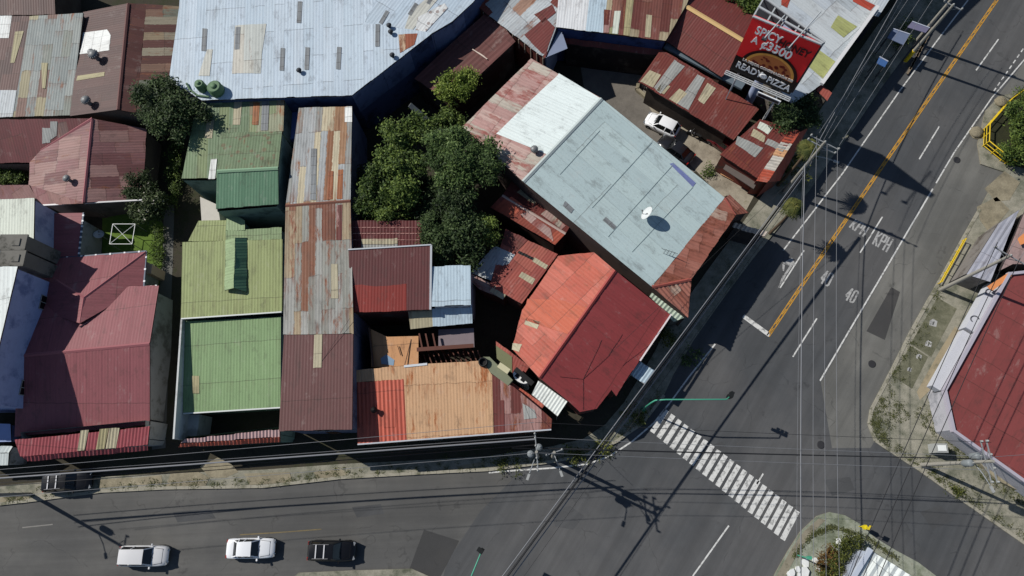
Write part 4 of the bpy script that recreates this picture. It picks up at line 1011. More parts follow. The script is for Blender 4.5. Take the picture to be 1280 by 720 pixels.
for t0, t1, z0, z1 in ((.10,.50,1.5,2.7),(.52,.60,1.7,2.5),(.60,1.0,1.6,2.5)):
    mb = MB(); a, c_ = A_+d*t0, A_+d*t1; mid = (a+c_)/2+n_*.42; mb.box((mid.x,mid.y,(z0+z1)/2), ((c_-a).length,.8,z1-z0), math.atan2(d.y,d.x)); o = mb.build('sign_band', SIGNW, b.root)
    if t1-t0 > .3:
        for q in range(3):
            p = a+(c_-a)*(.18+.3*q)+n_*.5; mb = MB()
            if t0 > .5 or q == 1: continue
            ring = [(p.x+.36*math.cos(x*math.pi/8), p.y+.30*math.sin(x*math.pi/8), z1+.02) for x in range(0, 11)]
            mb.tube(ring, .05, 6); mb.build('emblem', INK, o)
mb = MB(); p = at(1178,560,1.5); mb.box((p.x,p.y,.75), (1.0,.8,1.4)); mb.box((p.x,p.y,1.47), (.7,.5,.05), 0, 1); r = tag(mb.build('utility_cabinet', [paint(150,152,150,.6), paint(225,228,226,.5)], None, (p.x,p.y,0)), 'grey utility cabinet with white top at the corner of the red shop', 'cabinet')
# steps / low walls along the shop's south side
mb = MB(); P = [at(u,v,.5) for u,v in ((1200,556),(1216,560),(1252,590),(1290,612),(1290,622),(1246,600))]; mb.prism(P, .05, .55); tag(mb.build('low_wall', M_WALK, None, tuple(P[0])), 'low pale concrete plinth along the south side of the red shop', 'wall')
# grey awning and dark shop north of the red roof
b = Building('canopy', 'grey corrugated awning strip above the pavement on the right', 'canopy', (120,116,112))
b.slope([(1248,280,3.2),(1274,262,3.4),(1238,352,3.4),(1208,343,3.1)], tin('grey_ribbed_awning', [(150,152,162)], .03, (1,6)), .4, .02, rib=(0,3)); b.finish()
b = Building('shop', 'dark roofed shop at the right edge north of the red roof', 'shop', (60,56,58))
b.slope([(1282,262,3.6),(1400,240,3.8),(1400,330,3.8),(1266,330,3.6),(1250,338,3.4)], tin('dusty_pink_slab', [(150,128,124)], .0, (2,2), .05), .0, 0, rib=(0,3)); b.finish()
b = Building('shop', 'pale roofed shop cut by the bottom edge on the corner island', 'shop', (160,168,182))
b.slope([(1090,688,3.6),(1200,760,3.6),(1160,800,3.5),(1056,741,3.5)], T_WHITE, .62, .05, rib=(0,3)); b.finish()
mb = MB(); mb.bar(at(1088,686,3.7), at(1054,741,3.6), .35, .35); mb.build('parapet', paint(176,184,196,.6), b.root)

C0 = at(1182,42)-SHDIR*(10/math.tan(EL)); rd = (at(1225,0)-at(1182,42)).normalized(); rl = Vector((-rd.y, rd.x, 0))
FP_ = [C0, C0+rd*34, C0+rd*34+rl*12, C0+rl*12]
r = root('building', (C0.x,C0.y,0), 'tall plain building beyond the top right edge shading the main road', 'building')
mb = MB(); mb.prism(FP_, -.05, 9.7); mb.build('wall', plain('wall_plaster', (120,116,110), .85, 0, .3, 1.2), r); mb = MB(); mb.prism([q+(q-(C0+rd*17+rl*6)).normalized()*.3 for q in FP_], 9.7, 10.0); mb.build('roof', CONC, r)
# ------------------------------------------------------------------ foliage
def leaf_mat(name, dark, mid, light, odd=None):
    k = N(name); uv = k.n('ShaderNodeUVMap').outputs[0]; sp = k.n('ShaderNodeSeparateXYZ'); k.l(uv, sp.inputs[0])
    st = [(.0, S(*dark)), (.45, S(*mid)), (.85, S(*light))]
    if odd: st.append((.97, S(*odd)))
    col = k.ramp(sp.outputs[0], st)
    k.l(col, k.b.inputs['Base Color']); k.b.inputs['Roughness'].default_value = .55
    k.b.inputs['Specular IOR Level'].default_value = .2
    tr = k.n('ShaderNodeBsdfTranslucent'); k.l(col, tr.inputs['Color'])
    mx = k.n('ShaderNodeMixShader'); mx.inputs[0].default_value = .22
    k.l(k.b.outputs[0], mx.inputs[1]); k.l(tr.outputs[0], mx.inputs[2])
    k.l(mx.outputs[0], k.t.nodes['Material Output'].inputs['Surface'])
    return k.m
BARK = plain('bark', (84,70,56), .9, 0, .5, 4)
def leaves(mb, c, r, n, size, rng, flat=.8, m=0, tone=0.0):
    """leaf cards in sprays scattered through a lumpy volume"""
    lobes = [(Vector((rng.gauss(0,1), rng.gauss(0,1), rng.gauss(0,.6))).normalized()*r*rng.uniform(.3,1.0), r*rng.uniform(.18,.42)) for _ in range(13)]
    for _ in range(n//6):
        lc, lr = lobes[rng.randrange(len(lobes))]
        d = Vector((rng.gauss(0,1), rng.gauss(0,1), rng.gauss(0,1))).normalized()
        p0 = lc + d*lr*(rng.random()**.45); p0.z *= flat
        t0 = rng.random()
        for _ in range(6):
            p = c + p0 + Vector((rng.gauss(0,1), rng.gauss(0,1), rng.gauss(0,.7)))*size*.9
            a = Vector((rng.gauss(0,1), rng.gauss(0,1), rng.gauss(0,.45))).normalized()
            nrm = (Vector((rng.gauss(0,.7), rng.gauss(0,.7), 1)) + d*.6).normalized()
            b = nrm.cross(a).normalized(); L = size*rng.uniform(.6,1.25); W = L*rng.uniform(.35,.55)
            t = min(1, max(0, .5*t0+.5*rng.random()+tone))
            q = [p-a*L*.5, p+b*W*.5-nrm*L*.06, p+a*L*.5, p-b*W*.5-nrm*L*.06]
            mb.face(q, m, [(t,0)]*4)
def tree(name, label, base, clumps, mat, size=.34, dens=1.0, seed=1, group=None, cat='tree', trunk_r=.22, tone=0.0):
    rng = random.Random(seed); g = at(*base, .1)
    r = root(name, (g.x, g.y, 0), label, cat, group)
    mb = MB(); cs = []
    for (u, v, z, rp) in clumps:
        c = at(u, v, z); R = rp/11.8*(1-z/H)*1.0; cs.append((c, R))
        leaves(mb, c, R, int(1100*R*R*dens), size*rng.uniform(.8,1.3), rng, tone=tone+rng.uniform(-.20,.20))
    mb.build('crown', mat, r)
    mb = MB(); top = sum((c for c, _ in cs), Vector())/len(cs); zt = max(1.2, min(c.z for c, _ in cs)*.55)
    mb.tube([(g.x,g.y,-.05),(g.x+(top.x-g.x)*.15,g.y+(top.y-g.y)*.15,zt*.5),(g.x+(top.x-g.x)*.35,g.y+(top.y-g.y)*.35,zt)], trunk_r, 9, 0, trunk_r*.7)
    f = Vector((g.x+(top.x-g.x)*.35,g.y+(top.y-g.y)*.35,zt))
    for c, R in cs: mb.tube([f-Vector((0,0,.1)), (f*.5+c*.5)+Vector((0,0,.1*R)), c+Vector((0,0,R*.2))], trunk_r*.55, 6, 0, trunk_r*.15)
    mb.build('trunk', BARK, r)
    return r
L_DARK = leaf_mat('dark_leaves', (24,36,20), (44,60,34), (80,98,58))
L_MID = leaf_mat('mid_leaves', (32,48,20), (62,82,36), (112,130,62))
L_BRIGHT = leaf_mat('yellow_green_leaves', (48,66,20), (94,114,42), (146,160,76))
L_FERN = leaf_mat('grey_green_leaves', (40,54,30), (66,88,46), (108,128,74))
L_FLOW = leaf_mat('flowering_leaves', (30,42,20), (54,70,36), (96,108,70), (206,200,190))
L_OLIVE = leaf_mat('olive_leaves', (36,42,20), (72,80,36), (118,122,60))
L_WEED = leaf_mat('weed_leaves', (50,56,32), (78,84,48), (110,112,72))
L_PALM = leaf_mat('palm_leaves', (48,58,26), (70,80,40), (112,112,60))
tree('broadleaf_tree', 'dark bushy tree between brown gabled roof and green roof', (205,175), [(195,120,7.4,26),(218,130,7.6,24),(188,140,7.0,22),(212,154,7.0,24),(206,108,7.2,16),(236,140,7.2,13),(254,143,7.2,8),(176,122,6.8,14)], L_DARK, .30, 1.15, 3)
tree('flowering_tree', 'rounded tree with white flowers beside the lawn', (185,262), [(176,232,3.4,17),(190,248,3.3,17),(172,254,3.0,17),(184,262,2.8,16),(196,256,2.8,12),(168,242,3.0,13)], L_FLOW, .26, 1.5, 4, tone=-.06)
tree('broadleaf_tree', 'tall mid green tree nearest the long rusty roof', (505,235), [(500,172,7.6,22),(492,200,7.8,22),(478,222,7.2,24),(468,245,6.6,22),(498,240,6.8,24),(484,262,6.0,22),(510,205,7.6,20),(520,160,7.0,16),(458,258,5.8,13)], L_MID, .30, 1.15, 5, 'trees of the shaded courtyard')
tree('broadleaf_tree', 'grey green feathery tree at the corner of the flaking pink roof', (575,240), [(560,180,8.2,26),(585,190,8.4,26),(602,206,8.0,22),(572,212,8.0,26),(546,200,7.8,18),(545,175,7.6,14),(612,186,7.8,10),(592,224,7.2,20),(615,212,7.4,10)], L_FERN, .26, 1.25, 6, 'trees of the shaded courtyard')
tree('broadleaf_tree', 'dark tree standing above the pale blue roof, behind the brick red house', (560,300), [(566,248,7.0,20),(575,266,6.8,22),(555,280,6.4,24),(540,296,5.8,20),(570,300,6.2,24),(590,310,5.8,18),(556,318,5.2,16),(584,285,6.4,18),(548,255,6.0,18),(556,228,6.4,16),(535,272,5.6,16)], L_DARK, .28, 1.2, 7, 'trees of the shaded courtyard', tone=.10)
tree('broadleaf_tree', 'small bright round tree touching the brick red roof', (598,305), [(606,288,5.6,14),(596,296,5.5,11),(612,298,5.3,9),(600,280,5.4,9)], L_MID, .26, 1.5, 8, 'trees of the shaded courtyard', tone=.15)
tree('broadleaf_tree', 'yellow green tree over the low dull brown shed', (570,125), [(566,106,6.4,15),(580,98,6.4,13),(560,120,6.0,11),(578,112,6.2,13),(588,92,6.2,8),(556,110,6.0,9)], L_BRIGHT, .28, 1.3, 9, 'trees of the shaded courtyard')
tree('shrub', 'light green shrub above the metal strut in the courtyard', (560,165), [(560,148,5.2,12),(546,152,5.2,10),(572,152,5.0,9)], L_MID, .26, 1.3, 10, None, 'shrub', .1, .1)
tree('shrub', 'dim undergrowth at the dark west foot of the courtyard trees', (470,280), [(455,225,4.0,16),(530,250,4.6,26),(525,290,4.2,24),(500,285,4.2,22),(450,262,3.0,12)], L_DARK, .3, .8, 11, None, 'shrub', .1)
tree('broadleaf_tree', 'dark tree in the shade below the billboard', (985,165), [(985,150,4.2,20),(1002,140,4.2,18),(975,135,4.0,14),(1005,125,4.0,12),(1012,150,4.0,12)], L_DARK, .28, 1.2, 12)
tree('broadleaf_tree', 'green tree crown at the top edge left of the billboard', (925,10), [(930,-6,5.6,16),(946,2,5.6,13),(918,-12,5.6,12),(940,10,5.2,8)], L_MID, .28, 1.3, 13)
tree('shrub', 'bushes in the little dark court left of the rose roof', (15,222), [(8,220,2.2,10),(24,222,2.0,9),(-6,218,2.2,10)], L_MID, .24, 1.2, 14, None, 'shrub', .06)
def hedge(label, pts, w_, h_, mat, seed, name='hedge'):
    rng = random.Random(seed); P = [at(u,v,.1) for u,v in pts]; r = root(name, (P[0].x,P[0].y,0), label, 'hedge'); mb = MB()
    for i in range(len(P)-1):
        n = max(1, int((P[i+1]-P[i]).length/(w_*.7)))
        for q in range(n):
            p = P[i]+(P[i+1]-P[i])*((q+.5)/n)+Vector((rng.uniform(-.1,.1),rng.uniform(-.1,.1),h_*.55)); leaves(mb, p, w_*rng.uniform(.6,.8), int(260*w_), .2, rng, h_/w_*.7)
    mb.build('foliage', mat, r); return r
hedge('clipped hedge along the right side of the lawn', [(200,283),(201,300),(200,320),(197,345)], .8, 1.0, L_MID, 21)
hedge('overgrown hedge against the west wall of the green house', [(226,180),(224,205),(222,240),(219,262)], 1.1, 1.6, L_MID, 22)
def tuft(label, u, v, r_, n, mat, seed, size=.22, h_=.5, cat='plant', name='weeds'):
    rng = random.Random(seed); p = at(u,v,.13); o = root(name, tuple(p), label, cat); mb = MB()
    leaves(mb, p+Vector((0,0,h_*.5)), r_, n, size, rng, h_/r_*.6); mb.build('foliage', mat, o); return o
tuft('weeds on the verge left of the curved white line, under the twin poles', 720, 570, 1.1, 420, L_OLIVE, 31)
tuft('weeds beside the foot of the green signal mast', 790, 522, 1.2, 420, L_OLIVE, 32)
tuft('weeds on the verge halfway between twin poles and signal mast', 757, 562, 1.0, 360, L_OLIVE, 33)
tuft('low grass at the left end of the curved white line', 640, 581, 1.5, 520, L_OLIVE, 34, .18, .3)
tuft('scrubby bush by the kerb of the deep red house', 863, 448, 1.0, 360, L_FERN, 35)
tuft('small bush beside the pale gutter of the deep red house', 833, 425, .8, 380, L_OLIVE, 36, .22, 1.2)
tuft('green weeds in the gravel yard beside the teal hall', 884, 214, .8, 340, L_MID, 37, .2, .5)
tuft('green bush behind the blue canopy at the top kerb', 1121, 54, 1.0, 460, L_MID, 38, .22, 1.6)
tuft('small green bush above the blue canopy at the top kerb', 1131, 36, .8, 360, L_MID, 39, .22, 1.6)
tuft('low weeds on the pavement of the lower right corner kerb', 1193, 617, .9, 300, L_OLIVE, 40, .18, .3)
verge('verge_weeds', 'scattered weeds along the kerbs of the right-hand pavement', KERB_E[10:]+[(1290,690)], 300, L_WEED, 81, .55)
verge('verge_weeds', 'scattered weeds on the kerb strip of the city block beside both streets', KERB_NW[1:14], 240, L_WEED, 82, .35)
verge('verge_weeds', 'sparse weeds over the worn pavement below the red corner shop', [(1110,540),(1140,520),(1165,545),(1200,580),(1240,610),(1285,640)], 200, L_WEED, 83, .9)
verge('verge_weeds', 'sparse weeds over the corner island pavement', [(990,700),(1015,670),(1040,660),(1080,672),(1120,700)], 150, L_WEED, 84, -.0)
# palms
def palm(label, base, top, z, seed, n=17, L=1.15):
    rng = random.Random(seed); g = at(*base,.1); t = at(*top,z); r = root('palm_tree', (g.x,g.y,0), label, 'palm', 'palms by the road')
    mb = MB(); mb.tube([(g.x,g.y,0),g*.5+t*.5+Vector((.1,0,0)),t], .16, 9, 0, .10); mb.build('trunk', BARK, r)
    for i in range(n):
        a = i*2.39996+rng.uniform(-.2,.2); up = rng.uniform(.1,.9); mb = MB(); tone = rng.random()*.7
        d = Vector((math.cos(a), math.sin(a), 0)); prev = t.copy(); K = 8
        for k in range(1, K+1):
            s = k/K; p = t+d*L*s*(1-.15*up)+Vector((0,0,up*L*s*1.0-1.25*L*s*s)); sd = Vector((-d.y,d.x,0)); wl = .62*math.sin(math.pi*min(1,s*.85+.12))
            for sg in (1,-1):
                for h2 in range(2):
                    q0 = prev+(p-prev)*h2*.5; q1 = q0+(p-prev)*.28
                    tip = q0+sd*sg*wl+d*.22-Vector((0,0,.18)); mb.face([q0,q1,tip+d*.05,tip], 0, [(tone+.2*rng.random(),0)]*4)
            mb.bar(prev, p, .035); prev = p
        mb.build('frond', L_PALM, r)
palm('yellowish palm leaning over the road beside the red and white striped roof edge', (972,232), (1013,184), 6.6, 51)
palm('palm by the kerb under the crossing cables, lower of the two palms', (962,292), (994,258), 5.6, 52)
tuft('dark olive bush at the foot of the palms by the striped roof', 985, 216, 1.6, 900, L_OLIVE, 53, .26, 2.4)
# garden with yellow fence
r = root('fence', tuple(at(1228,182,.13)), 'bright yellow tube fence round the garden bed at the right edge', 'fence')
YP = paint(206,176,36,.5); FP = [(1274,118),(1257,130),(1229,162),(1228,183),(1250,201),(1262,208)]
P = [at(u,v,.13) for u,v in FP]
mb = MB()
for i in range(len(P)-1):
    n = max(2, int((P[i+1]-P[i]).length/1.2))
    for q in range(n):
        p = P[i]+(P[i+1]-P[i])*q/n; mb2 = MB(); mb2.tube([p, p+Vector((0,0,1.15))], .05); mb2.build('post', YP, r)
for h_ in (1.15,.62,.2):
    mb = MB(); mb.tube([p+Vector((0,0,h_)) for p in P], .055 if h_ > 1 else .04); mb.build('rail', YP, r)
mb = MB(); Q = [at(u,v,.13) for u,v in ((1276,112),(1259,127),(1231,161),(1230,182),(1250,199),(1262,206),(1300,215),(1320,120))]; mb.prism(Q, .1, .3, 0); tag(mb.build('garden_bed', soil('dark_garden_soil', [(.3,(34,34,24)),(.6,(52,54,34)),(.8,(66,70,40))])), kind='structure')
tree('shrub', 'leafy shrubs filling the right side of the fenced garden bed', (1275,170), [(1276,140,2.2,17),(1280,162,2.0,18),(1272,186,1.6,16),(1264,198,1.2,9),(1255,188,.9,8),(1285,120,2.2,14)], L_MID, .24, 1.0, 61, None, 'shrub', .08)
for (u, v, s_, lab) in ((1251,128,.9,'pale rock at the top corner of the yellow fence'),(1220,166,1.0,'pale worn rock left of the yellow fence')):
    mb = MB(); p = at(u,v,.13); rng = random.Random(u); mb.lathe(p, [(s_*.62,-.05),(s_*.7,.12),(s_*.55,.3),(s_*.2,.38)], 9); o = mb.build('rock', M_WALK, None, tuple(p)); tag(o, lab, 'rock')
    for vv in o.data.vertices: vv.co.x *= 1+rng.uniform(-.2,.2); vv.co.y *= 1+rng.uniform(-.2,.2)
# ------------------------------------------------------------------ vehicles
RUB = paint(20,20,21,.8); RIM = paint(150,152,155,.35,.6); LAMPW = paint(225,228,230,.2); LAMPG = paint(120,124,128,.15); LAMPR = paint(150,24,20,.3)
def car(label, u, v, ang, kind, rgb, L=4.4, W=1.78, Ht=1.5, group=None, name='parked_car', cat='car', rails=None):
    p = at(u, v, .8); r = root(name, (p.x, p.y, 0.012), label, cat, group); r['_o'] = [p.x, p.y, .012]
    o0 = Vector((p.x, p.y, .012)); body = N('car_paint'); body.b.inputs['Base Color'].default_value = S(*rgb); body.b.inputs['Roughness'].default_value = .28; body.b.inputs['Coat Weight'].default_value = .5; body.b.inputs['Coat Roughness'].default_value = .08
    BM = body.m; h = L/2; w2 = W/2
    if kind == 'sedan': ws0, ws1, rw1, rw0, belt, tail = .40, .14, -.46, -.70, .92, .98
    elif kind == 'hatch': ws0, ws1, rw1, rw0, belt, tail = .46, .16, -.72, -.93, .95, .96
    else: ws0, ws1, rw1, rw0, belt, tail = .44, .18, -.82, -.95, 1.02, 1.02
    # lower body: lengthwise stations with rounded plan and rounded shoulders
    st = [(-1,.70,.50,.74),(-.97,.86,.34,.90),(-.90,.95,.26,tail),(-.72,.99,.22,tail+.01),(-.35,1,.20,belt+.01),(0,1,.20,belt),(.35,.995,.20,belt),(.48,.99,.20,belt-.02),(.70,.97,.22,belt-.10),(.86,.92,.25,belt-.20),(.95,.82,.32,belt-.30),(1,.62,.42,belt-.40)]
    V = []; n = 12
    for (x, ww, z0, z1) in st:
        b = w2*ww; zm = z0+(z1-z0)*.55
        ring = [(-b*.86,z0),(-b,z0+.12),(-b*1.0,zm),(-b*.975,z1-.10),(-b*.90,z1-.03),(-b*.5,z1+.015),(b*.5,z1+.015),(b*.90,z1-.03),(b*.975,z1-.10),(b,zm),(b,z0+.12),(b*.86,z0)]
        V += [o0+Vector((x*h, y, z)) for y, z in ring]
    K = len(st); mb = MB()
    mb.grid(V, [(i*n+j, (i+1)*n+j, (i+1)*n+(j+1)%n, i*n+(j+1)%n) for i in range(K-1) for j in range(n)], 0, smooth=True)
    mb.face(V[:n], 0); mb.face(V[-n:][::-1], 0)
    # rear bumper lip / sill shadow line
    bo = mb.build('body', BM, r)
    def X(x, y, z): return o0+Vector((x*h, y, z))
    zr = Ht; bw, tw = w2*.90, w2*.70
    # glasshouse
    B = [(ws0,bw*.93,belt-.04),(ws1-.02,bw,belt),(rw1+.02,bw,belt+.01),(rw0,bw*.88,tail)]
    T = [(ws1,tw*.96,zr-.03),(ws1-.12,tw,zr),(rw1+.06,tw*.98,zr-.01),(rw1,tw*.92,zr-.05)]
    mb = MB(); VV = []
    for (x, y, z) in B: VV += [X(x,y,z-.05), X(x,-y,z-.05)]
    for (x, y, z) in T: VV += [X(x,y,z), X(x,-y,z)]
    mb.grid(VV, [(0,1,9,8),(7,6,14,15),(0,8,10,2),(2,10,12,4),(4,12,14,6),(1,3,11,9),(3,5,13,11),(5,7,15,13)], 0)
    mb.build('window_glass', GLASS, r)
    mb = MB(); cols_ = [T[0],T[1],((T[1][0]+T[2][0])/2,tw,zr+.015),T[2],T[3]]; n2 = 5; VV = []
    for (x, y, z) in cols_: VV += [X(x, y*q, z+.03*(1-q*q)+.012) for q in (-1,-.5,0,.5,1)]
    mb.grid(VV, [(i*5+j,(i+1)*5+j,(i+1)*5+j+1,i*5+j+1) for i in range(4) for j in range(4)], 0, smooth=True)
    mb.build('roof_panel', BM, r)
    for sg in (1,-1):
        mb = MB()
        for a, b in ((0,0),(3,3),(2,2)): mb.bar(X(B[a][0],B[a][1]*sg,B[a][2]-.02), X(T[b][0],T[b][1]*sg,T[b][2]), .09, .06)
        mb.bar(X((B[1][0]+B[2][0])/2,bw*sg,belt), X((T[1][0]+T[2][0])/2,tw*sg,zr), .07, .05)
        mb.bar(X(T[0][0],T[0][1]*sg,T[0][2]+.01), X(T[3][0],T[3][1]*sg,T[3][2]+.01), .07, .05)
        mb.build('side_pillars', BM, r)
    for sx in (.63,-.62):
        for sg in (1,-1):
            Rm = Matrix.Rotation(math.pi/2, 3, 'X'); mb = MB(); c = X(sx, sg*(w2-.10), .32)
            mb.lathe(c, [(.20,-.1),(.31,-.1),(.33,-.06),(.33,.06),(.31,.1),(.20,.1)], 20, 0, Rm); wh = mb.build('wheel', RUB, r)
            mb = MB(); mb.lathe(c, [(.02,-.105),(.19,-.09),(.20,.0),(.19,.09),(.02,.105)], 14, 0, Rm); mb.build('rim', RIM, wh)
    for sg in (1,-1):
        mb = MB(); mb.box(X(.93, sg*w2*.68, belt-.34), (.22,.30,.12), sg*-.45); mb.build('headlight', LAMPG, r)
        mb = MB(); mb.box(X(-.955, sg*w2*.74, tail-.14), (.10,.26,.16)); mb.build('tail_light', LAMPR, r)
        mb = MB(); mb.box(X(ws0-.06, sg*(w2+.07), belt+.06), (.12,.20,.14)); mb.build('side_mirror', BM, r)
    mb = MB()
    for sg in (1,-1): mb.bar(X(ws0+.03,w2*.80*sg,belt+.005), X(.80,w2*.66*sg,belt-.15), .022, .02)
    mb.bar(X(.80,-w2*.66,belt-.15), X(.80,w2*.66,belt-.15), .022, .02); mb.build('bonnet_seam', RUB, bo)
    mb = MB()
    for sg in (1,-1): mb.bar(X(ws0+.01,w2*.2*sg+.1,belt+.02), X(ws0-.04,w2*.2*sg-.38,belt+.06), .025, .02)
    mb.build('wiper', RUB, r)
    mb = MB(); mb.box(X(.985,0,.50), (.10,W*.5,.14)); mb.build('grille', RUB, r)
    mb = MB(); mb.box(X(-1.0,0,.62), (.03,.42,.13)); mb.build('number_plate', paint(200,200,195,.6), r)
    if rails == 'bars':
        for x in (-.18,-.52):
            mb = MB(); mb.bar(X(x,-tw*.92,zr+.10), X(x,tw*.92,zr+.10), .10, .04); mb.build('roof_bar', paint(196,196,198,.4), r)
        for sg in (1,-1):
            mb = MB(); mb.bar(X(.0,sg*tw*.95,zr+.07), X(-.66,sg*tw*.95,zr+.07), .04, .04); mb.build('roof_rail', paint(120,120,122,.4), r)
    r.rotation_euler.z = math.radians(ang)
    return r
GR = 'cars on the side street'
car('silver white station wagon driving on the side street, leftmost of the moving three', 179, 695, 1, 'suv', (206,206,206), 4.5, 1.8, 1.62, GR, 'car')
car('white sedan driving on the side street between the silver wagon and the black car', 313, 685.5, 1.5, 'sedan', (228,230,232), 4.4, 1.76, 1.46, GR, 'car')
car('black car with two pale roof bars driving on the side street', 414, 688.5, .5, 'suv', (17,17,19), 4.3, 1.76, 1.6, GR, 'car', rails='bars')
car('black car with pale roof bars parked at the kerb in the shade, far left', 84, 602, 5, 'suv', (20,20,22), 4.5, 1.8, 1.65, GR, 'parked_car', rails='bars')
car('white hatchback parked in the gravel yard', 828, 155, 150, 'hatch', (232,234,236), 3.7, 1.66, 1.5, 'cars in the gravel yard')
car('dark grey car tucked against the teal hall in the yard', 845, 186, 140, 'sedan', (30,30,33), 4.0, 1.68, 1.45, 'cars in the gravel yard')
car('dark red car half under the oxblood streaked roof in the yard', 906, 178, 140, 'hatch', (84,24,28), 3.8, 1.68, 1.5, 'cars in the gravel yard')
def motorbike(label, u, v, ang):
    p = at(u,v,.1); r = root('motorcycle', (p.x,p.y,.11), label, 'motorcycle', 'motorcycles in the gravel yard'); o0 = Vector((p.x,p.y,.11)); r['_o'] = list(o0)
    for x, nm in ((.68,0),(-.66,1)):
        mb = MB(); mb.lathe(o0+Vector((x,0,.31)), [(.2,-.05),(.30,-.05),(.32,0),(.30,.05),(.2,.05)], 18, 0, Matrix.Rotation(math.pi/2,3,'X')); mb.build('wheel', RUB, r)
    mb = MB(); mb.tube([o0+Vector(q) for q in ((.68,0,.31),(.45,0,.85),(.2,0,.7),(-.2,0,.6),(-.66,0,.31))], .045); mb.tube([o0+Vector(q) for q in ((-.2,0,.55),(.1,0,.3),(.35,0,.55))], .09); mb.build('frame', paint(60,60,62,.4,.5), r)
    mb = MB(); mb.lathe(o0+Vector((.16,0,.72)), [(.05,-.12),(.16,-.06),(.17,.06),(.05,.14)], 12, 0, Matrix.Rotation(math.pi/2,3,'Y')); mb.build('fuel_tank', paint(46,46,50,.3), r)
    mb = MB(); mb.box(o0+Vector((-.30,0,.78)), (.62,.24,.09)); mb.build('seat', RUB, r)
    mb = MB(); mb.tube([o0+Vector(q) for q in ((.36,-.36,.98),(.46,-.15,.95),(.46,.15,.95),(.36,.36,.98))], .025); mb.build('handlebar', paint(150,150,152,.3,.8), r)
    mb = MB(); mb.lathe(o0+Vector((.60,0,.82)), [(.09,0),(.09,.08),(.03,.1)], 12, 0, Matrix.Rotation(math.pi/2,3,'Y')); mb.build('headlight', LAMPW, r)
    r.rotation_euler.z = math.radians(ang)
motorbike('dark motorcycle standing right of the white hatchback', 868, 172, 150)
motorbike('dark motorcycle at the west end of the oxblood streaked roof', 810, 117, 130)
# yard clutter
for (u, v, z, sx, sy, a, c_, lab) in ((914,219,.35,2.0,.9,-.55,(196,150,110),'tan board lying on the scrap pile in the yard'),(930,228,.4,2.1,.35,-.5,(206,196,186),'pale plank on the scrap pile in the yard'),(936,233,.3,1.8,.22,-.9,(150,66,58),'red plank at the end of the scrap pile'),(905,206,.3,.9,.5,-.4,(196,190,180),'pale small board behind the scrap pile')):
    mb = MB(); p = at(u,v,z); mb.box(p, (sx,sy,.06), a); mb.box(p-Vector((0,0,.16)), (sx*.8,sy*.6,.28), a+.12); tag(mb.build('scrap_board', plain('scrap_paint', c_, .8, 0, .4, 3), None, tuple(p)), lab, 'board', 'scrap in the gravel yard')
mb = MB(); mb.prism([at(u,v,2.4) for u,v in ((908,204),(946,229),(942,236),(904,211))], 2.3, 2.4); tag(mb.build('lean_to_roof', plain('grey_slate', (96,88,84), .8, 0, .3), None, tuple(at(925,220,0))), 'thin dull lean-to strip along the south edge of the small oxblood roof', 'lean-to')
mb = MB(); A_, C_ = at(800,100,.1), at(945,185,.1)
for a, c2 in (((799,99),(796,112)),((796,112),(815,128)),((815,128),(835,140))):
    p, q = at(*a,.3), at(*c2,.3); mb.bar(p, q, .35, .5)
tag(mb.build('yard_kerb', M_WALK, None, tuple(at(799,105,0))), 'pale low concrete kerb at the head of the yard', 'kerb')
# ------------------------------------------------------------------ roof top things
def tank(label, u, v, rad, ht, zb, mat):
    p = b_w.pt(WARE, u, v, 0); r = root('water_tank', tuple(p), label, 'tank', 'green tanks on the big warehouse')
    mb = MB(); mb.lathe(p-Vector((0,0,.1)), [(rad,0),(rad,ht*.3),(rad*1.04,ht*.32),(rad,ht*.36),(rad,ht*.85),(rad*.82,ht)], 22); mb.build('tank_body', mat, r)
    mb = MB(); mb.lathe(p+Vector((0,0,ht-.12)), [(rad*.4,0),(rad*.4,.12),(rad*.1,.16)], 14); mb.build('lid', mat, r)
b_w = B_WARE; GT = plain('green_tank_plastic', (88,116,84), .6, 0, .25, 2)
tank('narrow green water tank on the big warehouse, left of the pair', 254, 111, .48, 1.1, 0, GT); tank('wide green water tank on the big warehouse, right of the pair', 272, 114, .72, 1.0, 0, GT)
mb = MB(); mb.tube([b_w.pt(WARE,*q,.12) for q in ((234,105),(238,113),(247,120),(262,122))], .10); tag(mb.build('drain_pipe', GT, None, tuple(b_w.pt(WARE,240,112))), 'dark green pipe curving beside the green water tanks', 'pipe')
def turbine(label, bld, i, u, v, s=1.0):
    p = bld.pt(i, u, v, 0); r = root('roof_vent', tuple(p), label, 'vent', 'turbine vents on roofs'); mt = paint(118,120,120,.5,.2)
    mb = MB(); mb.lathe(p-Vector((0,0,.1)), [(.24*s,0),(.22*s,.55*s)], 14); mb.build('neck', mt, r)
    mb = MB(); prof = [(.22*s,.5*s),(.42*s,.62*s),(.50*s,.8*s),(.46*s,1.0*s),(.3*s,1.14*s),(.05*s,1.18*s)]; mb.lathe(p, prof, 18)
    for k in range(14):
        a = k*2*math.pi/14; d = Vector((math.cos(a),math.sin(a),0)); mb.bar(p+d*.44*s+Vector((0,0,.6*s)), p+d*.5*s+Vector((0,0,.98*s)), .03, .08*s)
    mb.build('turbine', mt, r)
turbine('grey turbine vent below the white patch on the brown gabled roof', B_BROWN, 0, 123, 74, 1.0); turbine('small grey vent left of the turbine under the white patch', B_BROWN, 0, 117, 68, .6); turbine('grey turbine vent near the south eave of the brown gabled roof', B_BROWN, 0, 113, 130, .9)
turbine('small dark vent on the faded rose roof', B_ROSE, ROSE_W, 88, 226, .7)
turbine('grey box vent beside the white panel of the teal hall', B_TEAL, 1, 668, 190, .7)
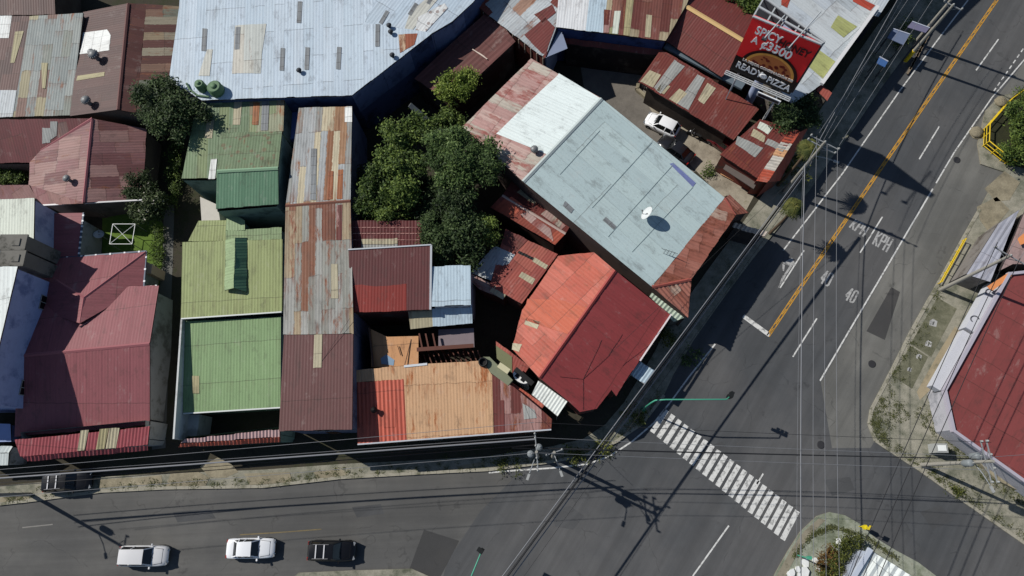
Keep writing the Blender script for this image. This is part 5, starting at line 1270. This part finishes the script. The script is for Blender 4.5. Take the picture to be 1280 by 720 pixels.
for (u,v) in ((375,90),(489,42),(487,34),(491,71)):
    p = b_w.pt(WARE if u != 489 else WARE, u, v, 0); mb = MB(); mb.lathe(p-Vector((0,0,.05)), [(.14,0),(.14,.35),(.26,.35),(.26,.42),(.03,.52)], 12)
    tag(mb.build('roof_cowl', paint(52,54,58,.6), None, tuple(p)), {375:'small dark cowl near the south eave of the big warehouse',489:'small dark cowl right of the tilted skylight, lower of two',487:'small dark cowl right of the tilted skylight, upper of two',491:'small dark cowl close to the diagonal edge of the big warehouse'}[u], 'vent', 'dark cowls on the big warehouse')
# satellite dishes
def dish(label, p, rad, face, mast, col_=(196,200,200)):
    r = root('satellite_dish', tuple(p), label, 'dish', 'satellite dishes'); f = Vector(face).normalized()
    Rm = f.to_track_quat('Z','Y').to_matrix(); top = p+Vector((0,0,mast))
    mb = MB(); mb.tube([p-Vector((0,0,.05)), top], .05); mb.build('mast', paint(120,120,120,.5), r)
    mb = MB(); mb.lathe(top, [(rad*.05,-.16*rad),(rad*.5,-.11*rad),(rad*.8,-.02*rad),(rad,.10*rad),(rad,.13*rad),(rad*.8,.01*rad),(rad*.5,-.08*rad),(rad*.05,-.13*rad)], 24, 0, Rm); mb.build('reflector', paint(*col_,.5), r)
    mb = MB(); mb.tube([top+Rm@Vector((0,-rad*.9,.05)), top+Rm@Vector((0,-rad*.25,rad*.75))], .025); mb.box(top+Rm@Vector((0,-rad*.2,rad*.78)), (.12,.12,.12)); mb.build('feed_arm', paint(90,90,92,.5), r)
dish('white satellite dish on the teal hall roof', B_TEAL.pt(TEAL, 807, 272, 0), .66, (-.75,.35,.55), 1.0)
dish('white round dish in the dark garden left of the clothes frame', at(134,299,.1), .5, (.3,.3,1), 1.4)
mb = MB()
p = B_TEAL.pt(TEAL, 835, 317, .02)
for q in range(4): mb.tube([p+Vector((q*.25-.4,-.1*q,0)), p+Vector((q*.25-.3,-.1*q+.1,.9))], .02, 5)
mb.bar(p+Vector((-.7,.2,.8)), p+Vector((.7,-.3,.8)), .03); tag(mb.build('roof_antenna', paint(60,62,64,.5), None, tuple(p)), 'thin wire antenna near the south east edge of the teal hall', 'antenna')
# clothes frame on the lawn
P = [at(u,v,2.2) for u,v in ((141,280),(169,280),(165,305),(137,305))]; r = root('clothes_frame', tuple(at(152,296,.1)), 'white square clothes drying frame on the lawn', 'frame'); WHM = paint(214,216,214,.5)
for a, c2 in ((0,1),(1,2),(2,3),(3,0)):
    mb = MB(); mb.bar(P[a], P[c2], .05); mb.build('bar', WHM, r)
for a, c2 in ((0,2),(1,3)):
    mb = MB(); mb.tube([P[a],P[c2]], .025); mb.build('cross_wire', WHM, r)
for a in P:
    mb = MB(); mb.tube([(a.x,a.y,.1),a], .035); mb.build('post', paint(120,122,120,.5), r)
# metal strut in the courtyard
mb = MB(); A_, C_ = at(512,131,5.5), at(560,172,2.6); mb.bar(C_, A_, .5, .12); mb.bar(at(536,152,4.0), A_, .3, .14); tag(mb.build('steel_strut', paint(126,130,128,.5), None, (C_.x,C_.y,0)), 'grey tapering metal strut jutting out of the courtyard trees', 'strut')
for q, (u, v, a) in enumerate(((598,67,-.62),(602,70,-.66))):
    p = B_KSHED.pt(0,u,v,.12); mb = MB(); mb.box(p, (1.5,.09,.06), a); mb.box(p+Vector((.2,-.1,.0)), (.5,.06,.05), a); tag(mb.build('loose_batten', paint(206,190,176,.7), None, tuple(p)), ('upper','lower')[q]+' of two pale battens lying on the dull brown shed', 'batten', 'battens on the shed roof')
# ------------------------------------------------------------------ canopies at the top kerb
def kiosk(label, px, z, rgb):
    P = [at(u,v,z) for u,v in px]; c = sum(P, Vector())/4; r = root('canopy', (c.x,c.y,0), label, 'canopy', 'small canopies at the top kerb'); mt = plain('canopy_sheet', rgb, .6, 0, .2, 1.5)
    mb = MB(); mb.prism(P, z-.08, z); mb.build('canopy_sheet', mt, r)
    for p in P:
        mb = MB(); q = p+(c-p)*.08; mb.tube([(q.x,q.y,.1),(q.x,q.y,z-.06)], .05); mb.build('post', paint(70,72,76,.5), r)
    mb = MB(); mb.bar(P[0]+Vector((0,0,.03)), P[1]+Vector((0,0,.03)), .1, .08); mb.build('edge', paint(170,176,190,.5), r)
kiosk('pale blue grey canopy at the top kerb, middle of three', [(1116,36),(1137,43),(1129,56),(1109,47)], 2.9, (98,110,134)); kiosk('lilac grey canopy nearest the top of the photo', [(1140,27),(1162,35),(1157,41),(1134,34)], 2.9, (106,104,128)); kiosk('small bright blue canopy lowest of the three at the top kerb', [(1099,71),(1110,77),(1106,84),(1096,79)], 2.8, (58,92,142))
mb = MB()
for q in range(9):
    t = q/8; p = at(1162-24*t, 40+46*t, .2); mb.box(p, (1.5,.22,.10), .95)
tag(mb.build('slat_ramp', plain('weathered_slats', (118,106,90), .85, 0, .4, 2), None, tuple(at(1150,62,0))), 'weathered slatted deck along the kerb beside the blue canopies', 'deck')
# ------------------------------------------------------------------ billboard
ZB = 7.4
BL, BR = at(912,86.5,ZB), at(987,118.5,ZB); ZT1 = 15.0
bx = (BR-BL); WB = bx.length; bx.normalize(); bn = Vector((bx.y,-bx.x,0))          # bn looks towards the drone side
HB = ZT1-ZB
r = root('billboard', ((BL.x+BR.x)/2,(BL.y+BR.y)/2,0), 'tall red pizza billboard on a steel frame above the oxblood roofs', 'billboard')
def bp(x, y, d=0.0): return BL+bx*(x*WB)+Vector((0,0,y*HB))+bn*d           # x to the right, y up
mb = MB(); mb.box(bp(.5,.5,-.12), (WB,.2,HB), math.atan2(bx.y,bx.x)); panel = mb.build('panel', plain('billboard_red', (246,44,48), .55, 0, .1, 1), r)
mb = MB(); mb.face([bp(0,0,.01),bp(1,0,.01),bp(1,.27,.01),bp(0,.30,.01)]); mb.build('black_band', paint(16,16,18,.5), panel)
# pizza: half disc rising from the band
cxp, cyp, rp = .54, .245, .40
pz = MB(); C = lambda a, rr: bp(cxp+rr*math.cos(a), cyp+rr*math.sin(a)*WB/HB, .02)
for ring, (r0, r1, m_) in enumerate(((0,.345,1),(.345,.39,0),(.39,.44,3))):
    for q in range(28):
        a0, a1 = math.pi*(q/28)-.08, math.pi*((q+1)/28)-.08
        if r0 == 0: pz.face([C(0,0),C(a0,r1),C(a1,r1)], 1)
        else: pz.face([C(a0,r0),C(a0,r1),C(a1,r1),C(a1,r0)], m_)
rng = random.Random(5)
for q in range(34):
    a, rr = rng.uniform(.15,2.95), rng.uniform(.05,.30); s = rng.uniform(.018,.036); cx_, cy_ = cxp+rr*math.cos(a), cyp+rr*math.sin(a)*WB/HB
    pz.face([bp(cx_+s*math.cos(k*math.pi/4), cy_+s*math.sin(k*math.pi/4)*WB/HB, .03) for k in range(8)], 2)
pz.build('pizza_picture', [paint(226,160,76,.6), paint(188,112,62,.6), paint(120,40,28,.6), paint(44,14,14,.6)], panel)
def lettering(txt, x, y, size, mat, align='LEFT', rot=0.0, sx=1.0, par=None):
    cu = bpy.data.curves.new('t', 'FONT'); cu.body = txt; cu.size = size; cu.align_x = align; cu.offset = .03; cu.extrude = .015
    ob = bpy.data.objects.new('t', cu); COL.objects.link(ob)
    dg = bpy.context.evaluated_depsgraph_get(); dg.update()
    me = bpy.data.meshes.new_from_object(ob.evaluated_get(dg)); bpy.data.objects.remove(ob)
    c, s = math.cos(rot), math.sin(rot); o0 = Vector(r['_o']); p0 = bp(x, y, .04)
    for v in me.vertices:
        X_, Y_ = v.co.x*sx, v.co.y; X_, Y_ = X_*c-Y_*s, X_*s+Y_*c
        v.co = p0+bx*X_+Vector((0,0,Y_))+bn*v.co.z-o0
    me.materials.clear(); me.materials.append(mat)
    o = bpy.data.objects.new('lettering', me); COL.objects.link(o); o.parent = par or panel; o['_o'] = list(o0); return o
WL = paint(244,244,244,.6); GL = paint(60,22,26,.6)
lettering('SPICY', .11, .775, 1.4, WL, rot=-.03, sx=.66); lettering('HONEY', .47, .74, 1.25, GL, rot=-.03, sx=.66)
lettering('A', .12, .615, 1.2, WL, sx=.7); lettering('¢3500', .27, .60, 1.5, WL, rot=-.03, sx=.76)
lettering('LA MEJOR COMBINACIÓN DE', .12, .262, .40, paint(225,215,205,.6), rot=-.03, sx=.92)
lettering('READY', .06, .10, 1.2, WL, rot=-.04, sx=.68); lettering('PIZZA', .58, .065, 1.2, WL, rot=-.04, sx=.70)
mb = MB(); c0 = bp(.512,.135,.04); Rm = Matrix((bx, Vector((0,0,1)), bn)).transposed()
mb.lathe(c0, [(.20,0),(.36,0),(.36,.03),(.20,.03)], 24, 0, Rm); mb.lathe(c0, [(.01,0),(.10,0),(.10,.03)], 14, 0, Rm); mb.build('round_emblem', WL, panel)
# back panel in a V, white frame between
STEEL = paint(168,172,174,.5); DSTEEL = paint(60,64,70,.5)
AL, AR = at(955,-3,15.0), at(1031,53,15.0); bk = (AR-AL); LB = bk.length; bk.normalize()
mb = MB(); c_ = (AL+AR)/2; mb.box((c_.x,c_.y,(ZB+ZT1)/2), (LB,.18,HB), math.atan2(bk.y,bk.x)); mb.build('back_panel', paint(70,74,80,.6), r)
for (a, c2) in ((bp(0,1,0), bp(1,1,0)), (AL, AR), (AL+(bp(0,1)-AL)*.5, AR+(bp(1,1)-AR)*.5)):
    mb = MB(); mb.bar(a+Vector((0,0,.05)), c2+Vector((0,0,.05)), .17, .12); mb.build('top_beam', STEEL, r)
for q in range(6):
    t = q/5; mb = MB(); mb.bar(bp(t,1)-Vector((0,0,.1)), AL+(AR-AL)*t-Vector((0,0,.1)), .12); mb.build('cross_beam', STEEL, r)
# catwalk under the front panel
for d in (.10, .30, .50):
    mb = MB(); mb.bar(bp(-.04,-.03,d), bp(1.04,-.03,d), .10 if d != .30 else .10, .06); mb.build('catwalk_rail', STEEL, r)
for q in range(15):
    t = -.04+1.08*q/14; mb = MB(); mb.bar(bp(t,-.035,.08), bp(t,-.035,.52), .05, .05); mb.build('catwalk_bar', STEEL, r)
mb = MB(); mb.box(bp(.74,-.075,.80), (2.3,.10,.55), math.atan2(bx.y,bx.x)); s_ = mb.build('plate', paint(225,228,230,.5), r)
mb = MB(); mb.box(bp(.74,-.075,.87), (2.05,.04,.36), math.atan2(bx.y,bx.x)); mb.build('plate_face', paint(26,30,40,.5), s_)
mb = MB(); p = bp(.5,0,-1.2); mb.tube([(p.x,p.y,0),(p.x,p.y,ZT1-1)], .45, 18); mb.build('column', paint(150,160,185,.5), r)
for t in (.15,.85):
    mb = MB(); p = bp(t,0,-.3); mb.tube([(p.x,p.y,.1),(p.x,p.y,ZB)], .10); mb.build('leg', STEEL, r)
    mb = MB(); a = bp(t,-.03,.7); mb.bar(a, a+Vector((0,0,-3.2))+bn*.4, .09); mb.build('brace', STEEL, r)
# floodlight arms reaching out in front of the panel
for a, e in ((at(981,19,15.3),at(956,47.5,15.3)),(at(1026,14.5,15.3),at(986,60,15.3))):
    mb = MB(); mb.tube([a, e], .055); ar = mb.build('lamp_arm', STEEL, r)
    mb = MB(); mb.box(e-Vector((0,0,.12)), (.42,.28,.2), math.atan2(bx.y,bx.x)); mb.build('floodlight', paint(60,62,66,.5), ar)
# ------------------------------------------------------------------ poles, lamps, signals
PCON = plain('pole_concrete', (146,143,134), .8, 0, .25, 3); PGAL = paint(140,144,146,.5,.2); INS = paint(152,154,152,.5); TRF = paint(122,128,130,.5)
def pole(label, base, h_, arms, lamp=None, trafo=0, yellow=False, name='utility_pole', r0=.19, guy=None):
    g = at(*base, .1); r = root(name, (g.x,g.y,0), label, 'utility pole', 'utility poles'); g.z = 0
    mb = MB(); mb.tube([g, g+Vector((0,0,h_*.5)), g+Vector((0,0,h_))], r0, 12, 0, r0*.6); mb.build('shaft', PCON, r)
    if yellow: mb = MB(); mb.tube([g+Vector((0,0,.1)), g+Vector((0,0,1.9))], r0+.015, 12); mb.build('painted_base', paint(220,190,40,.5), r)
    for (z, L, ang, n) in arms:
        d = Vector((math.cos(math.radians(ang)), math.sin(math.radians(ang)), 0)); c = g+Vector((0,0,z))
        mb = MB(); mb.bar(c-d*L/2, c+d*L/2, .07, .09); arm = mb.build('crossarm', PGAL, r)
        for k in range(n):
            q = c+d*L*((k/(n-1))-.5)*.94 if n > 1 else c; mb = MB(); mb.lathe(q+Vector((0,0,.06)), [(.05,0),(.10,.05),(.05,.10),(.10,.15),(.05,.22),(.02,.26)], 10); mb.build('insulator', INS, arm)
        mb = MB(); mb.bar(c-d*L*.3, c-Vector((0,0,.6)), .04); mb.bar(c+d*L*.3, c-Vector((0,0,.6)), .04); mb.build('brace', PGAL, arm)
    for k in range(trafo):
        a = 1.2+k*2.1; q = g+Vector((math.cos(a)*.5, math.sin(a)*.5, h_*.72)); mb = MB(); mb.lathe(q, [(.26,0),(.28,.06),(.28,.85),(.22,.95),(.05,.97)], 16); t_ = mb.build('transformer', TRF, r)
        mb = MB(); mb.lathe(q+Vector((.1,0,.95)), [(.04,0),(.06,.1),(.03,.25)], 8); mb.build('bushing', INS, t_)
    if lamp:
        z, L, ang = lamp; d = Vector((math.cos(math.radians(ang)), math.sin(math.radians(ang)), 0)); c = g+Vector((0,0,z))
        mb = MB(); mb.tube([c, c+d*L*.5+Vector((0,0,.35)), c+d*L+Vector((0,0,.45))], .04); la = mb.build('lamp_arm', PGAL, r)
        mb = MB(); e = c+d*(L+.3)+Vector((0,0,.43)); mb.box(e, (.5,.2,.11), math.radians(ang)); mb.build('lamp_head', INS, la)
    return g
pole('utility pole with long crossarm at the street corner, left of the twin poles', (672,571), 10.3, [(10.1,3.0,95,4),(9.3,2.4,95,3),(7.4,1.4,95,2)], (7.6,1.7,250), 2)
pole('utility pole right beside the corner pole, right of the twin poles', (691,571), 9.4, [(9.2,1.4,20,2)], (7.2,1.4,-70), 0)
pole('utility pole at the far left kerb by the black parked car', (38,618), 9.6, [(9.4,2.2,90,3)], (6.8,1.6,-70), 1)
pole('tall utility pole with H crossarm beside the palms', (980,240), 10.7, [(10.5,2.7,-32,3),(9.8,2.7,-32,3)], (8.0,1.6,-25), 0)
pole('pale utility pole leaning over the ribbed grey awning at the right', (1176,362), 10.4, [(10.2,2.7,-35,3)], None, 0)
pole('utility pole with two crossarms by the lower right pavement', (1152,581), 10.3, [(10.1,3.2,95,4),(9.4,3.2,95,3)], (7.8,1.9,-68), 2)
pole('utility pole with a yellow painted foot at the slatted deck', (1132,76), 9.0, [(8.8,1.8,-35,3)], None, 0, True)
pole('plain utility pole nearest the top right kerb', (1144,53), 10.0, [(9.8,2.2,-35,3)], None, 0)
SIGG = paint(70,150,124,.45)
def mast(label, pts, head, face, name='traffic_light'):
    P = [at(u,v,z) for u,v,z in pts]; r = root(name, (P[0].x,P[0].y,0), label, 'traffic light', 'traffic lights')
    mb = MB(); mb.tube(P, .085, 10, 0, .05); mb.build('mast', SIGG, r); mb = MB(); mb.lathe((P[0].x,P[0].y,.1), [(.28,0),(.28,.06),(.12,.1),(.10,.5)], 14); mb.build('base', SIGG, r)
    e = P[-1]; f = Vector((math.cos(math.radians(face)), math.sin(math.radians(face)), 0))
    mb = MB(); mb.box(e-Vector((0,0,.15)), (.28,.36,1.05), math.radians(face)); hd = mb.build('signal_head', paint(26,28,28,.5), r)
    for k in range(3):
        mb = MB(); mb.lathe(e+f*.15+Vector((0,0,.2-.34*k)), [(.12,0),(.12,.02)], 14, 0, f.to_track_quat('Z','Y').to_matrix()); mb.build('lens', paint(*((120,24,20),(130,90,20),(24,90,50))[k],.3), hd)
        mb = MB(); mb.box(e+f*.26+Vector((0,0,.34-.34*k)), (.24,.30,.03), math.radians(face)); mb.build('visor', paint(26,28,28,.5), hd)
mast('green traffic light mast reaching over the main road at the zebra crossing', [(804,512,.1),(808,508,2.5),(814,503.5,4.8),(819,500.5,5.4),(832,499.5,5.7),(908,499.3,5.8),(913,495,5.6)], None, 60)
mast('green traffic light mast rising from the bottom edge of the photo', [(572,756,.1),(573,757,3.0),(577,750,5.0),(582,738,5.6),(600,694,5.8),(602,689,5.6)], None, 150)
p = at(997,694,.13); r = root('signal_post', tuple(p), 'short green signal post on the corner island', 'signal post'); mb = MB(); mb.tube([p, p+Vector((0,0,2.7))], .06); mb.build('post', SIGG, r); mb = MB(); mb.box(p+Vector((.05,.05,2.6)), (.3,.25,.45)); mb.build('signal_head', SIGG, r)
p = at(1074,658,.13); r = root('road_sign', tuple(p), 'yellow sign on a post at the corner island kerb', 'sign'); mb = MB(); mb.tube([p, p+Vector((0,0,2.2))], .045); mb.build('post', paint(205,185,40,.5), r); mb = MB(); mb.box(p+Vector((0,0,2.0)), (.42,.06,.42), .9); mb.build('sign_panel', paint(200,180,40,.5), r); mb = MB(); mb.box(p+Vector((0,0,1.1)), (.3,.3,.5), .4); mb.build('box', paint(222,200,30,.5), r)
# corner island planting and clutter
def arch_plant():
    rng = random.Random(71); p = at(1050,700,.13); r = root('shrub', tuple(p), 'yellow green arching shrubs around the pale roofed island shop', 'shrub'); mb = MB()
    for (u, v, z, R, n) in ((1058,682,1.0,.9,500),(1066,680,1.0,.9,500),(1050,692,1.0,.8,420),(1046,706,.9,.8,420),(1040,716,.9,.8,420),(1034,728,.9,.8,420)): leaves(mb, at(u,v,z), R, n, .2, rng, .8)
    mb.build('foliage', L_OLIVE, r)
    mb = MB()
    for (u, v, R, n) in ((1036,700,1.0,480),(1032,712,.8,340),(1040,692,.7,260)): leaves(mb, at(u,v,.6), R, n, .2, rng, .6)
    mb.build('brown_foliage', leaf_mat('brown_leaves', (56,40,20), (96,70,36), (130,104,58)), r)
arch_plant()
for (u, v, s_, lab) in ((1048,685,.7,'white lumpy sack near the arching shrubs on the island'),(1022,713,.9,'white heap on the island pavement near the bottom edge'),(998,717,1.1,'white spread heap at the island kerb on the bottom edge')):
    mb = MB(); p = at(u,v,.13); rng = random.Random(u)
    for k in range(6):
        q = p+Vector((rng.gauss(0,.5)*s_, rng.gauss(0,.4)*s_, 0)); R_ = rng.uniform(.22,.45)*s_; m_ = rng.randrange(5,8)
        mb.prism([(q.x+R_*rng.uniform(.6,1.3)*math.cos(x*2*math.pi/m_), q.y+R_*rng.uniform(.6,1.3)*math.sin(x*2*math.pi/m_)) for x in range(m_)], .1, .2+.035*k)
    tag(mb.build('sack_heap', plain('white_sacking', (214,216,214), .8, 0, .3, 3), None, tuple(p)), lab, 'heap', 'white heaps on the island')
# orange tarps by the right-hand shop
for (px, z, lab) in ((((1234,358),(1262,340),(1266,344),(1240,364)), 3.5, 'long orange tarp strip between grey awning and red roof'), (((1272,298),(1290,284),(1292,300),(1276,306)), 4.0, 'orange tarp corner at the right edge above the dark gap')):
    mb = MB(); P = [at(u,v,z) for u,v in px]; mb.prism(P, z-.05, z); o = tag(mb.build('tarp', plain('orange_tarp', (214,138,84), .7, 0, .25, 1.5), None, (P[0].x,P[0].y,z-.05)), lab, 'tarp', 'orange tarps')
# kerbside yellow rail on the right
r = root('guard_rail', tuple(at(1185,340,.13)), 'yellow kerb rail beside the right pavement', 'rail'); P = [at(u,v,.9) for u,v in ((1208,298),(1193,325),(1178,352))]
for h_ in (.9,.5):
    mb = MB(); mb.tube([Vector((p.x,p.y,h_)) for p in P], .05); mb.build('rail', YP, r)
for a, c2 in ((0,1),(1,2)):
    for q in range(3 if c2 == 2 else 2): p = P[a]+(P[c2]-P[a])*q/2; mb = MB(); mb.tube([(p.x,p.y,.1),(p.x,p.y,.92)], .045); mb.build('post', YP, r)
# manhole covers
for (u,v,lab) in ((1090,455,'round manhole cover in the parking lane by the right kerb'),(1026,556,'round manhole cover on the junction below the solid white line'),(1196,200,'dark round manhole cover in the lane below the yellow fence')):
    mb = MB(); p = at(u,v,.012); mb.lathe(p, [(.36,0),(.36,.012),(.30,.014),(.02,.014)], 20); tag(mb.build('manhole_cover', paint(48,48,50,.6), None, tuple(p)), lab, 'manhole cover', 'manhole covers')
# ------------------------------------------------------------------ overhead cables
CABL = paint(118,120,124,.5); CABD = paint(34,35,38,.6)
def cable(label, a, b, rad=.018, sag=.5, mat=None, n=18, name='overhead_cable', group='overhead cables'):
    A_, B_ = at(*a), at(*b); pts = []
    for i in range(n+1):
        t = i/n; p = A_+(B_-A_)*t; p.z -= sag*4*t*(1-t); pts.append(p)
    mb = MB(); mb.tube(pts, rad, 5); tag(mb.build(name, mat or CABL, None, tuple(A_)), label, 'cable', group)
cable('pale cable straight down the photo through the stop line, leftmost of the down lines', (1021,170,10.6), (1018,790,9.5)); cable('pale cable straight down through the 40 marking, second of the down lines', (1034,178,10.6), (1034,790,9.5)); cable('pale cable straight down past the right of the 40 marking, rightmost down line', (1047,184,10.6), (1051,790,9.5))
cable('thick pale bundled cable straight down beside the end of the yellow line', (1006,205,8.0), (1002,790,7.4), .045); cable('thin cable just left of the thick bundled down line', (1004,208,7.6), (996,790,7.2), .014)
for k, lab in enumerate(('upper left strand of the dark diagonal bundle along the red corner house', 'middle strand of the dark diagonal bundle along the red corner house', 'lower right strand of the dark diagonal bundle along the red corner house')):
    cable(lab, (1004+k*1.2,214+k*2,7.6-k*.25), (560+k*5,812+k*3,7.2-k*.25), (.04,.08,.045)[k], .3, CABL if k != 1 else CABD, 24)
cable('thin dark cable right of the diagonal bundle over the road edge', (1010,222,7.0), (590,812,6.4), .016, .5, CABD)
cable('upper pale cable along the side street from the corner pole', (668,528,10.2), (-60,592,9.8)); cable('thick cable bundle along the side street house fronts', (669,549,7.6), (-60,602,7.0), .075, .3); cable('third cable under the thick side street bundle, nearest the house fronts', (668,546,7.0), (-60,598,6.6), .03, .5, CABD); cable('slack service cable over the side street verge', (670,556,7.0), (-60,612,6.8), .035, .9, CABD); cable('second cable just below the thick side street bundle', (669,552,7.2), (-60,608,6.6), .025, .4, CABD); cable('lowest pale cable along the side street from the corner pole', (671,566,10.2), (-60,626,9.8)); cable('thin cable between upper pale cable and bundle on the side street', (670,545,9.4), (-60,598,9.0), .014)
cable('upper cable from the corner pole across the zebra crossing', (669,528,10.2), (1239,553,10.2), .016, .6, CABD, 26); cable('middle cable from the corner pole across the zebra crossing', (671,547,10.2), (1242,571,10.2), .016, .6, None, 26); cable('lower cable from the corner pole across the zebra crossing', (672,566,10.2), (1244,588,10.2), .016, .7, None, 26); cable('low thick cable from the corner pole across the junction', (672,560,7.4), (1240,574,7.6), .045, .5, CABD, 26)
for (a, b, lab) in (((1247,303,10.5),(1034,790,9.8),'left cable slanting over the lower right junction'),((1262,313,10.5),(1050,790,9.8),'middle cable slanting over the lower right junction'),((1275,323,10.5),(1070,790,9.8),'right cable slanting over the lower right junction')): cable(lab, a, b, .03, .4, CABD)
for (a, b, lab) in (((1247,303,10.5),(1340,180,10),'left cable leaving the photo at the right edge above the red shop'),((1262,313,10.5),(1355,190,10),'middle cable leaving the photo at the right edge above the red shop'),((1275,323,10.5),(1370,200,10),'right cable leaving the photo at the right edge above the red shop')): cable(lab, a, b)
for (a, b, lab) in (((1024,166,10.7),(1168,-50,10.2),'left cable running up along the dark top right pavement'),((1036,173,10.7),(1182,-50,10.2),'second cable running up along the dark top right pavement'),((1049,182,10.7),(1198,-50,10.2),'right cable running up along the dark top right pavement'),((1008,205,7.8),(1150,-50,7.2),'thick bundle running up along the dark top right pavement'),((1012,207,7.4),(1156,-50,6.8),'thin strand beside the bundle on the dark top right pavement')): cable(lab, a, b, .035 if 'thick' in lab else .018)
cable('service drop from the corner pole to the pink rusting roof', (668,540,8.5), (655,503,5.0), .014, .1, CABD); cable('service drop crossing the chocolate roof towards the rusty roof', (350,530,6.3), (437,398,7.0), .014, .15, CABD); cable('service drop from the palm pole to the deep red roof', (1003,212,7.6), (760,445,6.0), .014, .3, CABD); cable('long low cable across the bottom of the junction to the lower right pole', (640,560,7.0), (1240,574,7.2), .02, 1.0, CABD, 26)
cable('cable from the lower right pole leaving at the right edge', (1243,571,10.2), (1400,560,10), .018)
